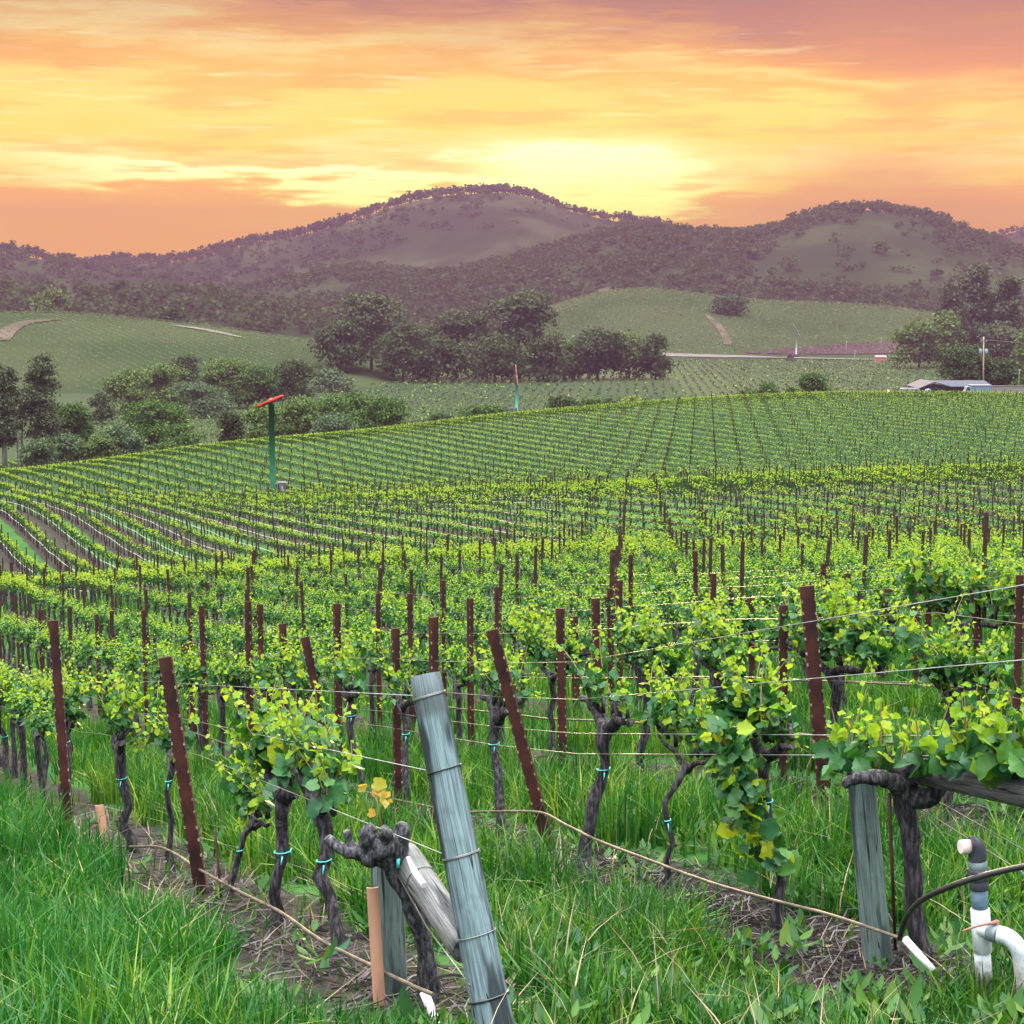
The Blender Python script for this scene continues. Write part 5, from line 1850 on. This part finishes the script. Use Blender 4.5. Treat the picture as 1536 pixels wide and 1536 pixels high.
b.add([(-.4, -.5, He - .3), (gW * .48, -.5, Hr), (gW * .48, Db, Hr), (-.4, Db, He - .3),
       (-.4, -.5, He - .15), (gW * .48, -.5, Hr + .16), (gW * .48, Db, Hr + .16), (-.4, Db, He - .15)],
      [(0, 1, 2, 3), (4, 7, 6, 5), (0, 4, 5, 1), (2, 6, 7, 3), (0, 3, 7, 4), (1, 5, 6, 2)])
b.add([(gW * .48 + .02, -.5, Hr), (gW + .5, -.5, He + .05), (Wb + .4, -.5, He + .05), (Wb + .1, Db * .5, Hr), (gW * .48 + .02, Db * .5, Hr),
       (gW * .48 + .02, -.5, Hr + .15), (gW + .5, -.5, He + .22), (Wb + .4, -.5, He + .22), (Wb + .1, Db * .5, Hr + .15), (gW * .48 + .02, Db * .5, Hr + .15)],
      [(5, 6, 7, 8, 9), (4, 3, 2, 1, 0), (0, 1, 6, 5), (1, 2, 7, 6), (2, 3, 8, 7), (3, 4, 9, 8)])
b.build('roof', M['barn_roof'], barn)
b = MB()
b.box((gW * .48, -.06, 1.0), (gW * .42, .1, 2.6))
b.build('door', M['glass'], barn)


def boxy(name, px0, px1, top, d, depth, m_, label, cat):
    a, c = on(px0, d), on(px1, d)
    H = TZ(top, d) - a[2]
    W = c[0] - a[0]
    root = thing(name, tuple(a), label, cat)
    return root, W, H


root, W, H = boxy('shipping_container', 1456, 1487, 578.5, 346, 2.5, None, 'pale blue shipping container in front of the low barn', 'container')
b = MB()
n = 24
xs = np.linspace(0, W, n * 2 + 1)
for i in range(n * 2):
    b.box(((xs[i] + xs[i + 1]) / 2, (.03 if i % 2 else 0) + 1.2, H / 2 - .3), (xs[1] - xs[0] - .002, 2.4, H + .6))
b.build('body', M['pale_blue'], root)
b = MB()
b.box((W / 2, 1.2, H + .06), (W + .1, 2.6, .1))
b.build('roof', M['white_paint'], root)


def vehicle(name, px0, px1, top, d, m_, label, cat, boxy_=False):
    a, c = on(px0, d), on(px1, d)
    L = c[0] - a[0]
    H = max(TZ(top, d) - a[2], 1.4)
    root = thing(name, tuple(a), label, cat)
    wd = 1.9
    b = MB()
    if boxy_:
        prof = [(0, .5), (0, H * .96), (.15, H), (L - .2, H), (L, H * .9), (L, .5)]
    else:
        prof = [(0, .4), (0, H * .55), (L * .12, H * .6), (L * .26, H * .97), (L * .40, H), (L * .68, H), (L * .82, H * .62), (L, H * .55), (L, .4)]
    k = len(prof)
    v = [(x, y, z) for y in (0, wd) for x, z in prof]
    b.add(v, [(i, (i + 1) % k, (i + 1) % k + k, i + k) for i in range(k)])
    b.f.append((np.array([list(range(k))[::-1]]), 0, False))
    b.f.append((np.array([list(range(k, 2 * k))]), 0, False))
    b.build('body', m_, root)
    b = MB()
    if boxy_:
        for q in range(7):
            b.box((L * (.1 + .125 * q), -.012, H * .68), (L * .10, .02, H * .26))
    else:
        b.add([(L * .2, -.01, H * .6), (L * .78, -.01, H * .62), (L * .67, -.01, H * .93), (L * .29, -.01, H * .93)], [(0, 1, 2, 3)])
    b.build('window', M['glass'], root)
    for fx in (.18, .82):
        for yv in (.08, wd - .08):
            b = MB()
            b.tube([(L * fx, yv - .1, .35), (L * fx, yv + .1, .35)], .35, 14)
            b.build('wheel', M['tyre'], root)
    return root


vehicle('parked_car', 1329, 1351, 585, 335, M['dark_car'], 'dark parked car left of the white bus at the crest', 'car')
vehicle('parked_bus', 1353, 1380, 582.5, 338, M['white_paint'], 'white low bus parked left of the dark barn', 'bus', True)
vehicle('parked_truck', 1448, 1458, 580, 340, M['white_paint'], 'small white van at the left end of the blue container', 'van')
vehicle('parked_car', 1389, 1400, 584, 338, M['pale_paint'], 'pale car in front of the barn door', 'car')
w0, w1 = on(1487.5, 350), on(1600, 350)
wall = MB()
Hw = TZ(579, 350) - w0[2]
nn = 26
Lw = w1[0] - w0[0]
for i in range(nn):
    wall.box(((i + .5) * Lw / nn, .02 * (i % 2), Hw / 2 - .4), (Lw / nn - .004, .16, Hw + .8))
wall.box((Lw / 2, .0, Hw + .05), (Lw, .3, .1), 0)
tag(wall.build('farm_wall', M['tan_wall'], None, tuple(w0)), 'long pale panel wall right of the blue container', 'wall')

# utility pole
pu = on(1473, 395)
Hp = TZ(505, 395) - pu[2]
pole = thing('utility_pole', tuple(pu), 'wooden utility pole with two pale transformers behind the barn', 'utility pole')
b = MB()
b.tube([(0.35, 0, -.5), (0, 0, Hp)], [.20, .12], 10)
b.build('pole', simple('pale_pole_wood', (.34, .27, .22), (.24, .19, .16), .9, 2, (1, 1, .1)), pole)
b = MB()
b.box((0, -.16, Hp - 1.0), (1.5, .12, .12))
b.build('crossarm', M['bark_pale'], pole)
for sx in (-.62, 0, .62):
    b = MB()
    b.tube([(sx, -.16, Hp - .94), (sx, -.16, Hp - .70)], [.06, .05], 8)
    b.build('insulator', M['white_paint'], pole)
for sx in (-.62, .68):
    b = MB()
    b.tube([(sx, -.1, Hp - 3.9), (sx, -.1, Hp - 3.85), (sx, -.1, Hp - 2.85), (sx, -.1, Hp - 2.8)], [.30, .34, .34, .26], 14)
    b.tube([(sx, -.1, Hp - 2.8), (sx, -.1, Hp - 2.6)], [.05, .04], 6)
    b.build('transformer', M['pale_blue'], pole)
b = MB()
b.box((-.2, -.2, Hp - 4.6), (.3, .2, .35))
b.build('switch_box', M['red_paint'], pole)
top_u = pu + np.array((0.62, -.16, Hp - .72))
tq = np.linspace(0, 1, 14)[:, None]
far_end = np.array((pu[0] + 45, 395, pu[2] + Hp - .9))
strand('power_line', top_u + (far_end - top_u) * tq - np.c_[np.zeros(14), np.zeros(14), 1.2 * np.sin(tq[:, 0] * np.pi)], .03, M['wire'], 'power line leaving the utility pole to the right', 'cable')


def post_thing(px, top, d, rr, m_, label, name='light_pole', head=False):
    p0 = on(px, d)
    u, t = ray(px, top)
    H = t * d - p0[2]
    b = MB()
    b.tube([(0, 0, -.5), (0, 0, H)], [rr, rr * .8], 8)
    if head:
        b.box((rr * 2, 0, H), (rr * 9, rr * 4, rr * 4))
    return tag(b.build(name, m_, None, tuple(p0)), label, 'pole')


post_thing(1528, 555, 372, .06, M['bark_pale'], 'thin pole above the pale wall, far right', head=True)
post_thing(1268, 510, 930, .12, M['bark_pale'], 'thin pole beside the road between the wind machine and the red shed')
post_thing(1281, 526, 925, .12, M['pale_paint'], 'short pole with a lamp by the road', head=True)
post_thing(1385, 531, 900, .16, M['white_paint'], 'short white headed pole at the road under the hazy trees', 'road_sign', True)
post_thing(1320, 505, 985, .10, M['white_paint'], 'thin white pole rising behind the red shed')

# red shed by the road
p0 = on(1313, 960)
shed = thing('red_shed', tuple(p0), 'small red shed beside the far road', 'shed')
Ws, Hs = 15 / FPX * 960, 7.5 / FPX * 960
b = MB()
b.box((Ws / 2, 2, Hs / 2), (Ws, 4, Hs + .6))
b.build('wall', M['red_pale'], shed)
b = MB()
b.add([(-.3, -.4, Hs), (Ws + .3, -.4, Hs), (Ws + .3, 2, Hs + .9), (-.3, 2, Hs + .9), (-.3, 4.4, Hs), (Ws + .3, 4.4, Hs)],
      [(0, 1, 2, 3), (3, 2, 5, 4), (0, 3, 4), (1, 5, 2)])
b.build('roof', M['red_pale'], shed)
vehicle('parked_car', 1178, 1190, 531, 975, M['brown_car'], 'dark car driving on the far road left of the white wind machine', 'car')

# white end posts of the block in the dip
G_E = 'pale end posts at the avenue in the dip'
for px, top, d in ((14, 744, 150), (60, 744, 151), (196, 752, 153), (239, 752, 154), (366, 742, 160), (423, 742, 163)):
    p0 = on(px, d)
    u, t = ray(px, top)
    b = MB()
    H = max(t * d - p0[2], 1.2)
    b.tube([(0, 0, -.2), (.03, 0, H)], [.10, .09], 8)
    tag(b.build('end_post', M['wood_grey'], None, (u * d, d, p0[2])), 'pale wooden end post where the rows stop in the dip', 'post', G_E)

# ------------------------------------------------------------------ grass, weeds, prunings of the foreground
r = np.random.default_rng(404)


def soilness(x, y):
    p = x * NX + y * NY
    s = x * RX + y * RY
    q = (p - ROW0) / ROWS
    dist = np.abs(q - np.round(q)) * ROWS
    wob = .10 * np.sin(s * 2.3 + np.round(q)) + .07 * np.sin(s * 5.1)
    inrow = (np.round(q) >= 0) & (s > 5.3) & (dist < .43 + wob)
    return inrow


def blades(b, n, y0, y1, hmin, hmax, wd, u_lim, seg, mi=0, bend=.5, thin_soil=.06, hfun=None):
    yv = np.sqrt(r.uniform(y0 ** 2, y1 ** 2, n))
    xv = r.uniform(-u_lim, u_lim, n) * (yv + 1.0)
    cl = np.sin(xv * 3.1 + 1.7 * np.sin(yv * 2.2)) + np.sin(yv * 4.3 + 2.1 * np.sin(xv * 1.9))
    keep = r.uniform(0, 1, n) < np.clip(.72 + .2 * cl, .2, 1)
    so = soilness(xv, yv)
    keep &= (~so) | (r.uniform(0, 1, n) < thin_soil)
    xv, yv, so, cl = xv[keep], yv[keep], so[keep], cl[keep]
    n = len(xv)
    z = T(xv, yv)
    h = r.uniform(hmin, hmax, n) * (1 + .16 * cl)
    if hfun is not None:
        h *= hfun(xv, yv)
    h = np.where(so, h * .5, h)
    a = r.uniform(0, 6.28, n)
    lean = np.abs(r.normal(0, bend, n)) * h
    da = a + r.normal(0, .5, n) + 1.57
    ww = wd * r.uniform(.6, 1.4, n)
    ex, ey = np.cos(a) * ww / 2, np.sin(a) * ww / 2
    rows = []
    ts = np.linspace(0, 1, seg + 1)
    for t in ts[:-1]:
        k = lean * t ** 2
        hz = h * (t - .18 * t * t * np.clip(lean / h, 0, 1.2))
        taper = 1 - .55 * t
        cxp, cyp = xv + np.cos(da) * k, yv + np.sin(da) * k
        rows.append(np.stack([cxp - ex * taper, cyp - ey * taper, z + hz - .01], -1))
        rows.append(np.stack([cxp + ex * taper, cyp + ey * taper, z + hz - .01], -1))
    k = lean
    rows.append(np.stack([xv + np.cos(da) * k, yv + np.sin(da) * k, z + h * (1 - .18 * np.clip(lean / h, 0, 1.2))], -1))
    v = np.stack(rows, 1)
    m_ = v.shape[1]
    f4 = np.array([(2 * i, 2 * i + 1, 2 * i + 3, 2 * i + 2) for i in range(seg - 1)])
    f3 = np.array([(m_ - 3, m_ - 2, m_ - 1)])
    off = (np.arange(n) * m_)[:, None, None]
    n0 = b.n
    b.v.append(v.reshape(-1, 3).astype(np.float32))
    if len(f4):
        b.f.append(((f4[None] + off).reshape(-1, 4) + n0, mi, True))
    b.f.append(((f3[None] + off).reshape(-1, 3) + n0, mi, True))
    b.n += v.shape[0] * m_


def headland(x, y):
    """tall lush grass on the left verge, shorter in the middle of the verge"""
    left = 1 / (1 + np.exp((x + .55) * 4))
    right_back = 1 / (1 + np.exp(-(y - 7.4) * 2.0))
    pp_ = x * NX + y * NY
    return (.36 + .50 * left + .46 * right_back * (1 - left)) * (1 - .35 * np.clip((pp_ - .7) / .8, 0, 1) * left)


b = MB()
blades(b, 62000, 4.2, 9.0, .16, .44, .0115, .42, 4, 0, .6, .04, headland)
blades(b, 70000, 9.0, 17, .16, .40, .014, .38, 3, 0, .5, .06, lambda x, y: 1.0)
blades(b, 80000, 17, 36, .16, .34, .02, .36, 2, 0, .45, .10, lambda x, y: 1.0)
blades(b, 60000, 36, 70, .15, .32, .04, .35, 2, 0, .45, .15, lambda x, y: 1.0)
blades(b, 8000, 4.2, 14, .10, .32, .0055, .40, 3, 1, .8, .6)
mi_all = []
M['grass_blue'] = leafmat('lush_grass_blade', [(.0025, .024, .006), (.006, .058, .008), (.022, .105, .009), (.008, .072, .020), (.04, .14, .014), (.11, .21, .02)], .34, (1.4, 1.5, .6), rough=.45, spec=.14, noise_scale=1.1)
Vg = np.concatenate(b.v)
nf = []
for f, m_, s_ in b.f:
    if np.ndim(m_) == 0 and m_ == 0:
        q = Vg[f[:, 0]]
        sv_ = q[:, 0] * RX + q[:, 1] * RY
        pv_ = q[:, 0] * NX + q[:, 1] * NY
        lush = (pv_ < 1.75) & ((np.sin(q[:, 0] * 2.3) + np.sin(q[:, 1] * 1.9 + 1) + 2 * np.sin(pv_ * 900.0)) > -1.6)
        m_ = np.where(lush, 2, 0)
    nf.append((f, m_, s_))
b.f = nf
tag(b.build('grass', [M['grass'], M['straw'], M['grass_blue']]), 'lush green grass of the verge and the aisles', kind='stuff')

WEED = np.array([(0, 0, 0), (.16, .25, .03), (.2, .55, .05), (.10, .85, .0), (0, 1, -.08), (-.10, .85, .0), (-.2, .55, .05), (-.16, .25, .03), (0, .5, -.02)])
WEED_F = np.array([(8, i, (i + 1) % 8) for i in range(8)])
b = MB()
n = 1500
yv = np.sqrt(r.uniform(4.3 ** 2, 12 ** 2, n))
xv = r.uniform(-.38, .38, n) * (yv + .6)
prob = np.where(xv > -.5, .9, .25) * np.where(soilness(xv, yv), .25, 1)
keep = r.uniform(0, 1, n) < prob
xv, yv = xv[keep], yv[keep]
zv = T(xv, yv)
for x, y, z in zip(xv, yv, zv):
    m_ = int(r.integers(6, 14))
    s = r.uniform(.04, .12)
    a = r.uniform(0, 6.28, m_)
    ti = r.uniform(.2, 1.1, m_)
    L = s * r.uniform(.6, 1.2, m_)
    dirs = np.c_[np.cos(a) * np.cos(ti), np.sin(a) * np.cos(ti), np.sin(ti)]
    side = np.c_[-np.sin(a), np.cos(a), np.zeros(m_)]
    nn = np.cross(side, dirs)
    pos = np.c_[np.full(m_, x), np.full(m_, y), np.full(m_, z)] + r.normal(0, .03, (m_, 3)) * (1, 1, 0) + np.array((0, 0, 1)) * r.uniform(0, .10, m_)[:, None]
    V3 = (WEED[None, :, 0:1] * side[:, None, :] * 1.0 + WEED[None, :, 1:2] * dirs[:, None, :] + WEED[None, :, 2:3] * nn[:, None, :]) * L[:, None, None] + pos[:, None, :]
    f = (WEED_F[None] + (np.arange(m_) * 9)[:, None, None]).reshape(-1, 3)
    b.add(V3.reshape(-1, 3), f, 0, True)
tag(b.build('weeds', [M['weed']]), 'broad leaved weeds among the grass', kind='stuff')

b = MB()
n = 3600
pk = r.choice([0, 1, 1, 1, 2], n)
sv = 5.4 + r.exponential(3.2, n)
pv = ROW0 + pk * ROWS + r.normal(0, .20, n)
xv, yv = row_xy(pv, sv)
zv = T(xv, yv)
for x, y, z in zip(xv, yv, zv):
    L = r.uniform(.05, .32)
    a = r.uniform(0, 3.14)
    e = np.array((math.cos(a), math.sin(a), 0)) * L / 2
    c = np.array((x, y, z + r.uniform(.004, .03)))
    bow = r.normal(0, .12, 2) * L
    b.tube([c - e, c + np.array((bow[0], bow[1], abs(r.normal(0, .015)))), c + e + np.array((0, 0, r.normal(0, .012)))], [.0035, .004, .002], 3, 0, cap=False, smooth=False)
tag(b.build('prunings', [M['litter']]), 'dry pruned canes and twigs on the bare soil strips', kind='stuff')

b = MB()
c0 = P(924, 1315, 9.6)
c0[2] = Tz(c0[0], c0[1])
a = r.normal(size=(60, 3))
a /= np.linalg.norm(a, axis=1)[:, None]
bm_v = []
import bmesh
bm = bmesh.new()
bmesh.ops.create_icosphere(bm, subdivisions=3, radius=1.0)
vs = np.array([v.co[:] for v in bm.verts])
fs = np.array([[v.index for v in f.verts] for f in bm.faces])
bm.free()
vs = vs * (1 + .14 * np.sin(vs[:, :1] * 4 + 1) + .1 * np.sin(vs[:, 1:2] * 7) + .08 * np.sin(vs[:, 2:3] * 9)) * (.045, .035, .03)
b.add(vs, fs, 0, True)
tag(b.build('stone', simple('pale_stone', (.30, .28, .27), (.2, .19, .18), .9, 30, bump=.4), None, (c0[0], c0[1], c0[2] + .015)), 'pale fist sized stone on the soil right of the bare vine trunk', 'stone')

# ------------------------------------------------------------------ haze
hm = bpy.data.materials.new('haze')
hm.use_nodes = True
t = NT(hm.node_tree)
t.n.clear()
o = t.new('ShaderNodeOutputMaterial')
pv = t.new('ShaderNodeVolumePrincipled')
pv.inputs['Color'].default_value = HAZE_COLOR
pv.inputs['Density'].default_value = HAZE_DENSITY
pv.inputs['Anisotropy'].default_value = 0.15
t.l.new(pv.outputs[0], o.inputs['Volume'])
try:
    hm.cycles.homogeneous_volume = True
except Exception:
    pass
b = MB()
b.box((0, 1900, 75), (5600, 4200, 2 * 117))
hz = b.build('haze', hm)
tag(hz, 'thin purple evening haze filling the valley', kind='stuff')
